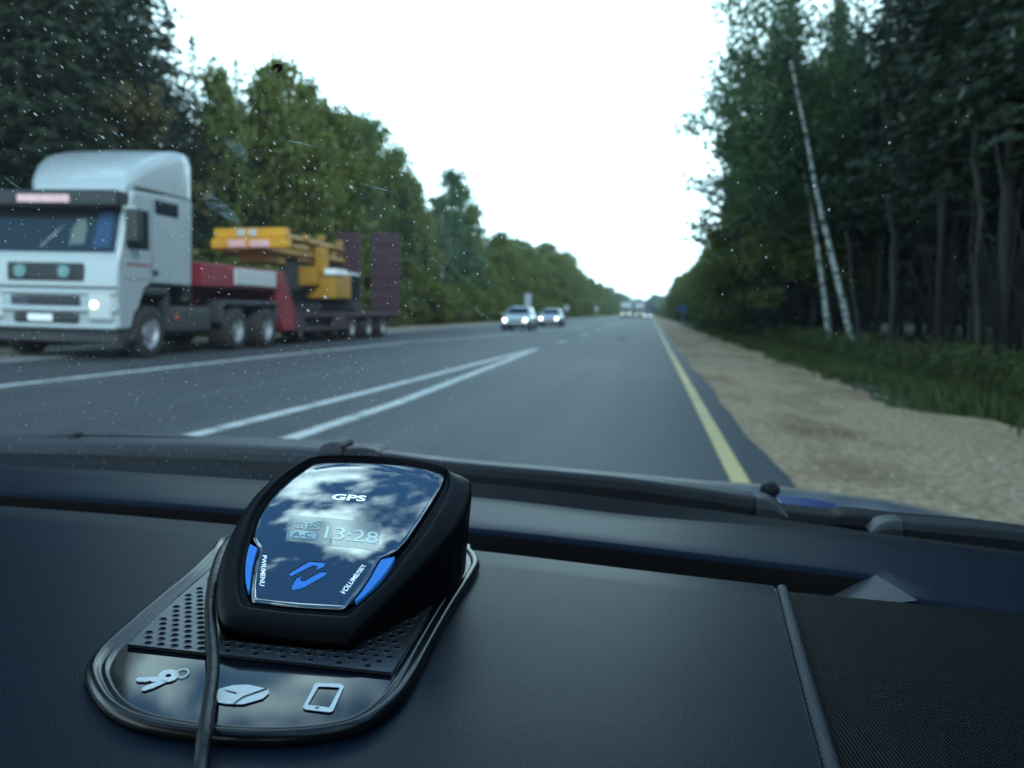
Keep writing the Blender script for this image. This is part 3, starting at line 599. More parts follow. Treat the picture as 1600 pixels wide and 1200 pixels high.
for k, (u, v) in enumerate(((445, 352), (478, 362), (502, 363), (530, 372))):
    y = (23.9, 26.0, 27.6, 29.6)[k]; a = P(u, v, y); bx('bracket', M['oldyellow'], mc, (a.x - .1 - o0.x, a.x + .1 - o0.x, y - .1 - o0.y, y + .1 - o0.y, a.z - .28 - o0.z, a.z - .1 - o0.z), bevel=.02)
wbox('mount', M['oldyellow'], 372, 389, 420, 410, 24.2, 25.4)
wbox('post', M['dullyellow'], 491, 386, 507, 428, 27.2, 27.6)
wbox('engine_box', M['dullyellow'], 455, 417, 492, 446, 26.8, 27.6, .05); wbox('engine_box', M['dullyellow'], 478, 424, 524, 467, 27.3, 28.9, .08)
wbox('box_lid', M['plate'], 506, 420, 524, 430, 27.2, 28.4, .04); wbox('box_lid', M['plate'], 487, 420, 496, 426, 27.2, 27.5, .03)
wbox('undercarriage', M['chassis'], 440, 448, 500, 487, 27.6, 31.5, .1)
wbox('operator_cab', M['glassdark'], 524, 425, 545, 470, 29.2, 30.5, .08)
wbox('tower', M['chassis'], 436, 400, 452, 452, 25.8, 26.6)

def make_car(name, x, y, paint, label, L_=4.2, tall=1.42):
    r = empty(name, (x, y, zr(x) + .012), label, 'car', 'oncoming cars with lit headlamps')
    st = [(0, .60, .32, .56), (.06, .74, .24, .66), (.25, .82, .2, .74), (.7, .86, .19, .86), (1.15, .87, .19, .93), (2.2, .88, .19, .96), (3.4, .87, .2, .97), (L_ - .15, .80, .24, .93), (L_, .70, .34, .82)]
    bm = bmesh.new(); rings = []
    for yy, hw, zl, zh in st:
        c = zh - zl; half = [(0, zl), (hw * .8, zl), (hw * .97, zl + c * .18), (hw, zl + c * .5), (hw * .97, zl + c * .78), (hw * .86, zl + c * .95), (hw * .45, zh), (0, zh + .012)]
        rings.append([Vector((p[0], yy, p[1])) for p in half] + [Vector((-p[0], yy, p[1])) for p in reversed(half[1:-1])])
    loft(bm, rings, capa=True, capb=True); b = bobj('body', bm, paint, r, True)
    s = b.modifiers.new('sub', 'SUBSURF'); s.levels = 1; s.render_levels = 1
    g0 = [(1.05, .78, .90), (1.85, .60, tall - .03), (2.6, .60, tall), (3.25, .58, tall - .05), (3.95, .70, .92)]
    bm = bmesh.new(); rings = []
    for yy, hw, zt in g0:
        rings.append([Vector((hw + .10 * (zt > 1), yy, .88)), Vector((hw, yy, zt - .03)), Vector((hw * .8, yy, zt)), Vector((-hw * .8, yy, zt)), Vector((-hw, yy, zt - .03)), Vector((-hw - .10 * (zt > 1), yy, .88))])
    loft(bm, rings, capa=True, capb=True); bobj('cabin', bm, paint, r, True)
    vs = [(.66, 1.16, .965), (-.66, 1.16, .965), (-.53, 1.79, tall - .085), (.53, 1.79, tall - .085)]
    nn = Vector((0, -.6, .8)) * .02; mk('windscreen', [Vector(v) + nn for v in vs] + [Vector(v) - nn for v in vs], [(0, 1, 2, 3), (7, 6, 5, 4), (0, 4, 5, 1), (1, 5, 6, 2), (2, 6, 7, 3), (3, 7, 4, 0)], M['glassdark'], r)
    for sg in (1, -1):
        for ya, yb in ((1.55, 2.45), (2.52, 3.35)):
            vs = [(sg * .735, ya, .97), (sg * .735, yb, .97), (sg * .635, min(yb, 3.2), tall - .10), (sg * .635, max(ya, 1.95), tall - .10)]
            mk('side_window', [Vector(v) + Vector((sg * .012, 0, 0)) for v in vs] + [Vector(v) - Vector((sg * .03, 0, 0)) for v in vs], [(0, 1, 2, 3), (7, 6, 5, 4), (0, 4, 5, 1), (1, 5, 6, 2), (2, 6, 7, 3), (3, 7, 4, 0)], M['glassdark'], r)
        wheel(r, (sg * .77, .82, .3), .3, .2, sg); wheel(r, (sg * .77, 3.35, .3), .3, .2, sg)
        h = bx('headlight', M['white_sheet'], r, (sg * .46, sg * .78, .02, .3, .56, .70), bevel=.05)
        bm = bmesh.new(); cyl(bm, (sg * .60, .0, .63), (0, 1, 0), .085, .06, 16); bobj('bulb', bm, M['lampw'], h)
        bx('wing_mirror', paint, r, (sg * .84, sg * 1.0, 1.3, 1.42, .93, 1.05), bevel=.03)
    bx('grille', M['blackp'], r, (-.36, .36, -.02, .1, .54, .64), bevel=.02)
    bx('bumper', M['blackp'], r, (-.70, .70, -.03, .2, .18, .42), bevel=.06); bx('number_plate', M['plate'], r, (-.26, .26, -.045, .0, .40, .50), bevel=.008)
    return r
make_car('oncoming_car', -7.72, 51.0, mat('white_car_paint', (.66, .70, .72), .25, coat=.5), 'nearer and larger of the two pale oncoming cars with lit headlamps')
make_car('oncoming_car', -7.5, 66.5, M['silver'], 'farther silver oncoming car with lit headlamps, following the larger one', tall=1.4)
def far_lorry(u, vroof, y, label, lamps=True):
    c = atY(u, 490, y); r = empty('far_lorry', (c.x, y, zr(c.x)), label, 'lorry', 'far lorries near the vanishing point')
    zt = P(u, vroof, y).z - zr(c.x)
    bx('body', M['paintw'], r, (-1.25, 1.25, 2.2, 9, 1.0, zt), bevel=.05); bx('cab', M['paintw'], r, (-1.2, 1.2, 0, 2.1, .6, zt - .9), bevel=.15, seg=3)
    bx('windscreen', M['glassdark'], r, (-1.05, 1.05, -.03, .1, 1.6, 2.4), bevel=.03); bx('bumper', M['blackp'], r, (-1.2, 1.2, -.06, .2, .3, .7), bevel=.05)
    for s in (-1, 1):
        bm = bmesh.new(); cyl(bm, (s * .9, -.08, .85), (0, 1, 0), .16, .05, 12); bobj('headlight', bm, M['lamp'], r)
        wheel(r, (s * 1.05, 1.2, .48), .48, .3, s); wheel(r, (s * 1.05, 7, .48), .48, .4, s)
far_lorry(978, 472, 205, 'far pale lorry, left of two boxes near the vanishing point'); far_lorry(999, 472, 232, 'second far pale lorry just right of the first, near the vanishing point')
p = atY(1010, 490, 205); c2 = make_car('oncoming_car', p.x + .3, 205, M['silver'], 'tiny far car with lit lamps beside the far lorries'); 
def sign(x, y, zc, r, face, label, square=False):
    o = empty('traffic_sign', (x, y, zg(x) - .02), label, 'sign'); zc -= zg(x) - .02
    bm = bmesh.new(); tube(bm, [(0, .05, 0), (0, .05, zc + r)], .035, 8); bobj('post', bm, M['rim'], o, True)
    bm = bmesh.new()
    if square: box(bm, -r * .55, r * .55, -.012, .012, zc - r, zc + r)
    else: cyl(bm, (0, 0, zc), (0, 1, 0), r, .024, 28)
    bobj('sign_plate', bm, face, o, bevel=.004)
M['signback'] = mat('grey_sign_back', (.34, .38, .44), .5, metal=.2)
p = P(1067, 483, 88); sign(p.x, 88, p.z, .38, mat('blue_sign', (.02, .06, .24), .4), 'round blue road sign on a post beside the right verge')
p = P(825, 468, 82); sign(p.x, 82, p.z, .55, M['signback'], 'tall pale grey sign on the left verge behind the nearer oncoming car', True)
p = P(885, 481, 112); sign(p.x, 112, p.z, .34, M['signback'], 'small round grey sign on the left verge right of the farther oncoming car')
p = P(932, 482, 165); sign(p.x, 165, p.z, .4, M['signback'], 'faint far grey sign on the left verge, nearest the far lorries')
# ------------------------------------------------------------------ our own car
car = empty('car', (-.2, .9, zr(-.2)), 'dark blue car we sit in: black dashboard, dusty windscreen and bonnet edge', 'car'); co = Vector(car.location)
def cobj(name, bm, m, parent=None, **k):                       # a part measured in world space
    bmesh.ops.translate(bm, verts=bm.verts, vec=-co)
    return bobj(name, bm, m, parent or car, **k)
def grain_mat(name, c, rough, scale, strength, dist, weave=False):
    m, t, p, o = new_mat(name); p.inputs['Base Color'].default_value = (*c, 1); p.inputs['Specular IOR Level'].default_value = .075
    tc_ = t.nodes.new('ShaderNodeTexCoord')
    big = t.nodes.new('ShaderNodeTexNoise'); big.inputs['Scale'].default_value = 7; big.inputs['Detail'].default_value = 5; t.links.new(tc_.outputs['Object'], big.inputs['Vector'])
    mr = t.nodes.new('ShaderNodeMapRange'); mr.inputs[3].default_value = rough - .05; mr.inputs[4].default_value = rough + .06; t.links.new(big.outputs[0], mr.inputs[0]); t.links.new(mr.outputs[0], p.inputs['Roughness'])
    b = t.nodes.new('ShaderNodeBump'); b.inputs['Strength'].default_value = strength; b.inputs['Distance'].default_value = dist
    if weave:
        mp = t.nodes.new('ShaderNodeMapping'); mp.inputs['Rotation'].default_value = (0, 0, R(38)); mp.inputs['Scale'].default_value = (scale, scale, 0); t.links.new(tc_.outputs['Object'], mp.inputs[0])
        s = t.nodes.new('ShaderNodeSeparateXYZ'); t.links.new(mp.outputs[0], s.inputs[0]); sn = []
        for k in (0, 1):
            q = t.nodes.new('ShaderNodeMath'); q.operation = 'SINE'; t.links.new(s.outputs[k], q.inputs[0]); sn.append(q)
        a = t.nodes.new('ShaderNodeMath'); a.operation = 'MULTIPLY'; t.links.new(sn[0].outputs[0], a.inputs[0]); t.links.new(sn[1].outputs[0], a.inputs[1]); t.links.new(a.outputs[0], b.inputs['Height'])
        cr_ = t.nodes.new('ShaderNodeMapRange'); cr_.inputs[1].default_value = -.6; cr_.inputs[2].default_value = .8; cr_.inputs[3].default_value = .25; cr_.inputs[4].default_value = 2.4; t.links.new(a.outputs[0], cr_.inputs[0])
        mc2 = t.nodes.new('ShaderNodeVectorMath'); mc2.operation = 'SCALE'; mc2.inputs[0].default_value = c; t.links.new(cr_.outputs[0], mc2.inputs['Scale']); t.links.new(mc2.outputs[0], p.inputs['Base Color'])
    else:
        v = t.nodes.new('ShaderNodeTexVoronoi'); v.inputs['Scale'].default_value = scale; t.links.new(tc_.outputs['Object'], v.inputs['Vector']); t.links.new(v.outputs['Distance'], b.inputs['Height'])
    t.links.new(b.outputs[0], p.inputs['Normal']); return m
M['dash'] = grain_mat('grained_dash_plastic', (.0042, .0085, .0175), .40, 1500, .16, .0005)
M['weave'] = grain_mat('woven_dash_insert', (.005, .0075, .0125), .42, 3600, 1.0, .0016, True)
M['knurl'] = grain_mat('knurled_trim', (.05, .055, .062), .34, 6500, .6, .0006, True)
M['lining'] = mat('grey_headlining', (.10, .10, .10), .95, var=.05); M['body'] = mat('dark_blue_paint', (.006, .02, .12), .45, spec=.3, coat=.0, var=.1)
M['seal'] = mat('black_glass_border', (.004, .004, .005), .6, spec=.12, var=.2, vscale=30)
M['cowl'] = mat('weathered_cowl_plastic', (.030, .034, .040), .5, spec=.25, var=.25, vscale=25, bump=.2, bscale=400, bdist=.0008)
M['wiperp'] = mat('wiper_plastic', (.012, .013, .015), .45, spec=.25, var=.25, vscale=30)
def pxl(pts, n=60, h=0): return resample([dpx(u, v, h) for u, v in pts], n)
# dashboard: near pad, woven insert, front shelf with the slot between
NE = spline([dpx(*q) for q in ((-620, 752), (-300, 770), (0, 790), (365, 820), (734, 859), (1000, 891), (1208, 915))], 10)
bm = bmesh.new(); nn = len(NE); rows = []
for f in [i / 14 for i in range(15)]:
    rows.append([Vector((p.x + (D(0, 0).x + (.0455 - .062) * (1 - f) if i == nn - 1 else (-.0165 * (1 - f)) * max(0, 1 + (p.x - .06) / .3)), .10 + (p.y - .10) * f, 0)) for i, p in enumerate(NE)])
for r_ in rows:
    for p in r_: p.z = 1.07 - DT * p.x
lipv = [[Vector((p.x, p.y + .0015, p.z - .0012)) for p in NE], [Vector((p.x, p.y + .002, p.z - .004)) for p in NE], [Vector((p.x, p.y - .004, p.z - .045)) for p in NE]]
back = [[Vector((p.x, .06, p.z - .03)) for p in rows[0]]]
loft(bm, back + rows + lipv, closed=False)
dash = cobj('dashboard', bm, M['dash'], smooth=True)
seam = spline([dpx(*q) for q in ((1214, 919), (1247, 1050), (1287, 1200), (1330, 1370))], 8)
bm = bmesh.new(); tube(bm, [p + Vector((.0025, 0, -.0006)) for p in seam], .0026, 10); cobj('trim', bm, M['knurl'], dash, smooth=True)
bm = bmesh.new(); tube(bm, [p + Vector((-.0006, 0, -.0015)) for p in seam], .0018, 8); cobj('trim_gap', bm, M['seal'], dash, smooth=True)
SE = [dpx(*q) for q in ((1217, 916), (1280, 923), (1425, 938), (1600, 956), (1900, 988), (2200, 1020))]; SE = resample(SE, 20)
sl_ = resample([p + Vector((.004, 0, -.001)) for p in seam], 12)
bm = bmesh.new(); rows = []
for i in range(12):
    f = i / 11; a = sl_[i]; b = Vector((.62, SE[-1].y + (.06 - SE[-1].y) * f, 0)); rows.append([])
    for j in range(20):
        g_ = j / 19; top = SE[j]; x = a.x + (SE[j].x - SE[0].x) * ((b.x - a.x) / (SE[-1].x - SE[0].x)); y = top.y + (a.y - SE[0].y) * (1 if j == 0 else 1)
        rows[-1].append(Vector((x, y, 1.07 - DT * x - .0012)))
loft(bm, rows, closed=False); cobj('woven_insert', bm, M['weave'], dash, smooth=True)
FE = [dpx(*q) for q in ((-620, 735), (-300, 749), (0, 767), (380, 796), (760, 828), (1060, 862), (1369, 898))]
FE = spline(FE, 8) + [dpx(1400, 918), dpx(1425, 935.5), dpx(1500, 943.5), dpx(1600, 954), dpx(1900, 986), dpx(2200, 1018)]
FB = [dpx(*q) for q in ((-620, 700), (-300, 707), (0, 725), (401, 750), (737, 776), (981, 804), (1178, 821), (1364, 838), (1600, 869), (1900, 915), (2200, 962))]
FBs = spline(FB, 8)
a, b = resample(FE, 90), resample(FBs, 90); bm = bmesh.new()
bmw = bmesh.new(); loft(bmw, [[p + Vector((0, -.006, -.045)) for p in a[:72]], [p + Vector((0, -.0014, -.0030)) for p in a[:72]]], closed=False); cobj('shaded_slot_wall', bmw, M['seal'], dash)  # far wall coloured black to paint in the shade of the slot
rows = [[p + Vector((0, -.0006, -.006)) for p in a], [p + Vector((0, -.0012, -.0035)) for p in a], [p + Vector((0, .0004, -.0006)) for p in a]] + [[p.lerp(q, f) + Vector((0, 0, .0003 * math.sin(f * 3.14))) for p, q in zip(a, b)] for f in (.03, .25, .5, .75, 1)] + [[p + Vector((0, .012, -.02)) for p in b]]
loft(bm, rows, closed=False); cobj('front_shelf', bm, M['dash'], dash, smooth=True)
bm = bmesh.new(); sheet(bm, [p + Vector((0, -.02, -.04)) for p in resample(NE, 40)], [p + Vector((0, .02, -.04)) for p in resample(FE[:50], 40)]); cobj('slot_floor', bm, M['seal'], dash)
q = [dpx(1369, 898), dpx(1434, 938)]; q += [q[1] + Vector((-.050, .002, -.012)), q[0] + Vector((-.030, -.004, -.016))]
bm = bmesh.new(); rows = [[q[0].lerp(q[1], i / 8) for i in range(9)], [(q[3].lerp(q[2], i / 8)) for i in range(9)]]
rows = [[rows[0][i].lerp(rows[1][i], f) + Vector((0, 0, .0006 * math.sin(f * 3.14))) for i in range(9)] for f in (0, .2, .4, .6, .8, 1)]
loft(bm, rows, closed=False); cobj('lit_slot_end', bm, M['cowl'], dash, smooth=True)  # paler material than the dash paints in the light on this wedge
# black border of the glass, cowl, wipers, bonnet
bt = [(-620, 694), (-300, 700), (0, 711), (401, 731), (737, 754), (981, 781), (1178, 806), (1300, 822), (1364, 832), (1600, 862), (1900, 905), (2200, 950)]
fbl = [(-620, 700), (-300, 707), (0, 725), (401, 750), (737, 776), (981, 804), (1178, 821), (1300, 833), (1364, 838), (1600, 869), (1900, 915), (2200, 962)]
low_ = spline([dpx(*q) + Vector((0, .004, -.001)) for q in fbl], 6); upp = []
for (u, v), (u2, v2) in zip(bt, fbl):
    p = dpx(u2, v2); upp.append(atY(u, v, p.y + .022))
upp = spline(upp, 6); bm = bmesh.new(); loft(bm, [[p + Vector((0, 0, -.03)) for p in low_], low_, upp, [p + Vector((0, .01, -.03)) for p in upp]], closed=False); cobj('glass_border', bm, M['seal'], car)
HT = [(-620, 690), (-300, 685), (0, 686), (112, 686), (300, 688), (450, 699), (600, 710), (700, 717.5), (869, 731), (981, 740), (1094, 750), (1189, 756), (1262, 765), (1375, 779), (1487, 802), (1600, 829), (1750, 875), (1950, 950)]
HL = [(-620, 720), (-300, 722), (0, 724), (112, 724), (300, 728), (450, 736), (600, 745), (700, 752), (869, 775), (981, 786), (1094, 800), (1189, 812), (1262, 818), (1375, 832), (1487, 850), (1600, 872), (1750, 905), (1950, 985)]
def hrow(f):
    o = []
    for (u, v), (u2, v2) in zip(HT, HL):
        a = atY(u2, v2, .80); b = atY(u, v, 1.04); d = ray(u, v); sl2 = d.z / d.y
        if f <= 1: p = a.lerp(b, f); p.z += .004 * math.sin(f * math.pi)
        else: t = (f - 1) * .8; p = b + Vector((ray(u, v).x / ray(u, v).y * t, t, sl2 * t - .5 * t * t - .03 * t))
        o.append(p)
    return spline(o, 5)
def hood_mat():
    m, t, p, o = new_mat('dusty_sky_pale_paint'); c = t.nodes.new('ShaderNodeTexCoord'); n = t.nodes.new('ShaderNodeTexNoise'); n.inputs['Scale'].default_value = 30; n.inputs['Detail'].default_value = 8
    mp = t.nodes.new('ShaderNodeMapping'); mp.inputs['Scale'].default_value = (1, .35, 1); t.links.new(c.outputs['Object'], mp.inputs[0]); t.links.new(mp.outputs[0], n.inputs['Vector'])
    r = t.nodes.new('ShaderNodeMix'); r.data_type = 'RGBA'; r.inputs[6].default_value = (.10, .14, .22, 1); r.inputs[7].default_value = (.34, .37, .39, 1)  # dust tones paled further, putting the sky's reflection into the colour
    t.links.new(n.outputs[0], r.inputs[0]); t.links.new(r.outputs[2], p.inputs['Base Color'])
    mr = t.nodes.new('ShaderNodeMapRange'); mr.inputs[3].default_value = .2; mr.inputs[4].default_value = .5; t.links.new(n.outputs[0], mr.inputs[0]); t.links.new(mr.outputs[0], p.inputs['Roughness'])
    p.inputs['Coat Weight'].default_value = 1; p.inputs['Coat Roughness'].default_value = .12; return m
bm = bmesh.new(); loft(bm, [hrow(f) for f in (0, .2, .4, .6, .8, 1, 1.2, 1.5, 1.9)], closed=False); cobj('bonnet', bm, hood_mat(), smooth=True)
# cowl: ribbed plastic behind the wiper on the left
def bar(name, top, bot, y0, y1, m, parent=None, round_=.006, px_end=None):
    """solid bar whose near face runs between two measured lines at distance y0 (per point), reaching back to y1"""
    T = spline([atY(u, v, y) for (u, v), y in zip(top, y0)], 6); Bt = spline([atY(u, v, y) for (u, v), y in zip(bot, y0)], 6); bm = bmesh.new()
    n = len(T); rings = []
    for i in range(n):
        a, b = T[i], Bt[i]; back_ = Vector((0, y1, 0)); rr = min(round_, (a - b).length * .4)
        rings.append([b, b.lerp(a, .5) + Vector((0, -.001, 0)), a + Vector((0, 0, -rr)), a + Vector((0, rr * .5, -rr * .25)), a + Vector((0, rr * 1.4, 0)), a + back_, b + back_])
    loft(bm, rings, capa=True, capb=True); return cobj(name, bm, m, parent, smooth=False)
bar('cowl', [(-620, 690), (-300, 692), (0, 694), (112, 693), (300, 695), (442, 700), (491, 703), (560, 711)], [(-620, 712), (-300, 716), (0, 722), (112, 726), (300, 736), (442, 745), (491, 748), (560, 754)], [.60, .64, .665, .67, .675, .675, .675, .674], .05, M['cowl'])
wa = bar('wiper', [(-620, 684), (-300, 683), (0, 684), (90, 681), (112, 680), (200, 680.5), (300, 684), (375, 692), (430, 697)], [(-620, 690), (-300, 690), (0, 690), (90, 689), (112, 689), (200, 688), (300, 690), (375, 696), (430, 699)], [.64, .68, .705, .71, .71, .712, .712, .712, .712], .012, M['wiperp'], round_=.001)
p = atY(118, 681, .708); bm = bmesh.new(); cyl(bm, p, (0, 1, .2), .0032, .012, 12); cobj('clip', bm, M['wiperp'], wa, smooth=True)
wb = bar('wiper', [(540, 702), (600, 709), (700, 722), (869, 737), (981, 748), (1094, 764), (1178, 777), (1203, 781), (1220, 792), (1231, 806)], [(540, 745), (600, 748), (700, 754), (869, 772), (981, 783), (1094, 799), (1178, 810), (1203, 812), (1220, 813), (1232, 813)], [.665, .665, .663, .658, .65, .64, .63, .626, .624, .622], .02, M['wiperp'], round_=.003)
bar('cap', [(1182, 778), (1203, 780), (1220, 791), (1232, 806)], [(1182, 810.5), (1203, 812.5), (1220, 813.5), (1233, 813.5)], [.627, .624, .622, .620], .02, M['cowl'], wb, .002)
bar('arm_joint', [(499, 697), (512, 692), (526, 692), (532, 697)], [(495, 722), (512, 722), (526, 722), (533, 720)], [.66, .66, .66, .66], .03, M['cowl'], wb, .003)
bar('arm_cover', [(538, 701), (560, 700), (580, 703), (590, 709)], [(538, 722), (560, 723), (580, 724), (590, 724)], [.662, .662, .661, .661], .03, M['wiperp'], wb, .003)
bar('lower_trim', [(1228, 800), (1300, 808), (1331, 806), (1412, 815), (1469, 820), (1600, 834), (1900, 880), (2200, 930)], [(1228, 822), (1300, 830), (1331, 834), (1412, 846), (1469, 854), (1600, 870), (1900, 915), (2200, 965)], [.635, .63, .625, .612, .605, .585, .53, .47], .03, M['seal'])
wc = bar('wiper', [(1412, 814.5), (1469, 819), (1600, 830), (1900, 872), (2200, 920)], [(1412, 838), (1469, 846), (1600, 862), (1900, 905), (2200, 952)], [.600, .594, .575, .52, .46], .02, M['wiperp'], round_=.002)
bar('cap', [(1361, 832), (1375, 821), (1391, 815.5), (1411, 814)], [(1361, 834), (1375, 836), (1391, 838), (1411, 839)], [.604, .603, .601, .599], .02, M['cowl'], wc, .002)
bar('bonnet_unlit_strip', [(1228, 794), (1262, 797), (1300, 803), (1326, 808)], [(1228, 808), (1262, 810), (1300, 812), (1330, 813)], [.70, .70, .70, .70], .05, M['body'], round_=.002)  # added strip, dark blue to imitate bonnet paint without sky reflection
for u, v, y, s in ((1203, 757, .93, 15), (456, 695, .80, 11)):
    c = atY(u, v, y); r_ = s * y / FPX; bm = bmesh.new()
    bmesh.ops.create_uvsphere(bm, u_segments=20, v_segments=10, radius=1, matrix=Matrix.Translation(c - Vector((0, 0, r_ * .55))) @ Matrix.Diagonal((r_, r_ * 1.6, r_ * .8, 1)))
    nz = cobj('washer_nozzle', bm, M['seal'], smooth=True)
    for s_ in (-1, 1):
        bm = bmesh.new(); cyl(bm, c + Vector((s_ * r_ * .38, -r_ * 1.25, -r_ * .15)), (0, 1, -.4), r_ * .16, r_ * .5, 10); cobj('jet', bm, M['rubber'], nz, smooth=True)
# windscreen
def ybase(x): return .606 - .27 * (x + .25) ** 2
def ytop(x): return -.14 - .12 * (x + .25) ** 2
def zgl(x, y): s = (ybase(x) - y) / (ybase(x) - ytop(x)); return 1.066 - .04 * x + s * (1.50 - 1.066 + .04 * x) + .03 * math.sin(max(0, min(1, s)) * math.pi)
def glass_pt(u, v, off=0):
    d = ray(u, v); a, b = .05, 1.2
    f = lambda t: (EYE.z + d.z * t) - zgl(d.x * t, d.y * t)
    for _ in range(60):
        m = (a + b) / 2
        if f(m) > 0: b = m
        else: a = m
    return EYE + d * (a - off)
def glass_mat():
    m = bpy.data.materials.new('dusty_glass'); m.use_nodes = True; t = m.node_tree; t.nodes.clear(); n_ = t.nodes.new; l = t.links.new
    o = n_('ShaderNodeOutputMaterial'); tr_ = n_('ShaderNodeBsdfTransparent'); tr_.inputs[0].default_value = (.74, .905, .925, 1)
    gl = n_('ShaderNodeBsdfGlossy'); gl.inputs['Roughness'].default_value = .02; fr_ = n_('ShaderNodeFresnel'); fr_.inputs[0].default_value = 1.25
    mg = n_('ShaderNodeMixShader'); fm = n_('ShaderNodeMath'); fm.operation = 'MULTIPLY'; fm.inputs[1].default_value = .05; l(fr_.outputs[0], fm.inputs[0]); l(fm.outputs[0], mg.inputs[0]); l(tr_.outputs[0], mg.inputs[1]); l(gl.outputs[0], mg.inputs[2])
    tc_ = n_('ShaderNodeTexCoord'); mp = n_('ShaderNodeMapping'); mp.inputs['Scale'].default_value = (1, .52, 0); mp.inputs['Rotation'].default_value = (0, 0, 0); l(tc_.outputs['Object'], mp.inputs[0])
    dens = n_('ShaderNodeTexNoise'); dens.inputs['Scale'].default_value = 9; dens.inputs['Detail'].default_value = 2; l(mp.outputs[0], dens.inputs['Vector'])
    sx_ = n_('ShaderNodeSeparateXYZ'); l(tc_.outputs['Object'], sx_.inputs[0])
    fade = n_('ShaderNodeMapRange'); fade.inputs[1].default_value = .05; fade.inputs[2].default_value = .16; fade.inputs[3].default_value = 0; fade.inputs[4].default_value = .80; l(sx_.outputs[0], fade.inputs[0])
    fy = n_('ShaderNodeMapRange'); fy.inputs[1].default_value = -.56; fy.inputs[2].default_value = -.40; fy.inputs[3].default_value = 0; fy.inputs[4].default_value = .34; l(sx_.outputs[1], fy.inputs[0])
    fade2 = n_('ShaderNodeMath'); fade2.operation = 'ADD'; l(fade.outputs[0], fade2.inputs[0]); l(fy.outputs[0], fade2.inputs[1])
    masks = []
    for sc_, r0, r1, cut, st in ((270, .040, .058, .18, 1.0), (100, .018, .045, .70, .7)):
        mp2 = n_('ShaderNodeMapping'); mp2.inputs['Scale'].default_value = (st, 1, 1); mp2.inputs['Rotation'].default_value = (0, 0, R(28)); l(mp.outputs[0], mp2.inputs[0])
        v = n_('ShaderNodeTexVoronoi'); v.voronoi_dimensions = '2D'; v.inputs['Scale'].default_value = sc_; l(mp2.outputs[0], v.inputs['Vector'])
        s = n_('ShaderNodeSeparateColor'); l(v.outputs['Color'], s.inputs[0])
        pw = n_('ShaderNodeMath'); pw.operation = 'POWER'; pw.inputs[1].default_value = 3; l(s.outputs[0], pw.inputs[0])
        rad = n_('ShaderNodeMath'); rad.operation = 'MULTIPLY_ADD'; rad.inputs[1].default_value = r1; rad.inputs[2].default_value = r0; l(pw.outputs[0], rad.inputs[0])
        lt = n_('ShaderNodeMath'); lt.operation = 'LESS_THAN'; l(v.outputs['Distance'], lt.inputs[0]); l(rad.outputs[0], lt.inputs[1])
        th = n_('ShaderNodeMath'); th.operation = 'MULTIPLY_ADD'; th.inputs[1].default_value = -1.1; th.inputs[2].default_value = cut + .55; l(dens.outputs[0], th.inputs[0])
        th2 = n_('ShaderNodeMath'); th2.operation = 'ADD'; l(th.outputs[0], th2.inputs[0]); l(fade2.outputs[0], th2.inputs[1])
        gt = n_('ShaderNodeMath'); gt.operation = 'GREATER_THAN'; l(s.outputs[1], gt.inputs[0]); l(th2.outputs[0], gt.inputs[1])
        mu = n_('ShaderNodeMath'); mu.operation = 'MULTIPLY'; l(lt.outputs[0], mu.inputs[0]); l(gt.outputs[0], mu.inputs[1]); masks.append(mu)
    mxm = n_('ShaderNodeMath'); mxm.operation = 'MAXIMUM'; l(masks[0].outputs[0], mxm.inputs[0]); l(masks[1].outputs[0], mxm.inputs[1])
    sc3 = n_('ShaderNodeMath'); sc3.operation = 'MULTIPLY'; sc3.inputs[1].default_value = .5; l(mxm.outputs[0], sc3.inputs[0])
    film = n_('ShaderNodeMapRange'); film.inputs[1].default_value = 0; film.inputs[2].default_value = .80; film.inputs[3].default_value = .007; film.inputs[4].default_value = .001; l(fade.outputs[0], film.inputs[0]); fx = n_('ShaderNodeMath'); fx.operation = 'MAXIMUM'; l(sc3.outputs[0], fx.inputs[0]); l(film.outputs[0], fx.inputs[1])
    tl_ = n_('ShaderNodeBsdfTranslucent'); tl_.inputs[0].default_value = (.8, .82, .82, 1); ms = n_('ShaderNodeMixShader'); l(fx.outputs[0], ms.inputs[0]); l(mg.outputs[0], ms.inputs[1]); l(tl_.outputs[0], ms.inputs[2]); l(ms.outputs[0], o.inputs[0])
    return m
bm = bmesh.new(); rows = []
for j in range(25):
    s = j / 24; rows.append([])
    for i in range(41):
        x = -1.05 + 1.72 * i / 40; y = ybase(x) + (ytop(x) - ybase(x)) * s; rows[-1].append(Vector((x, y, zgl(x, y))))
loft(bm, rows, closed=False); ws = cobj('windscreen', bm, glass_mat(), smooth=True)
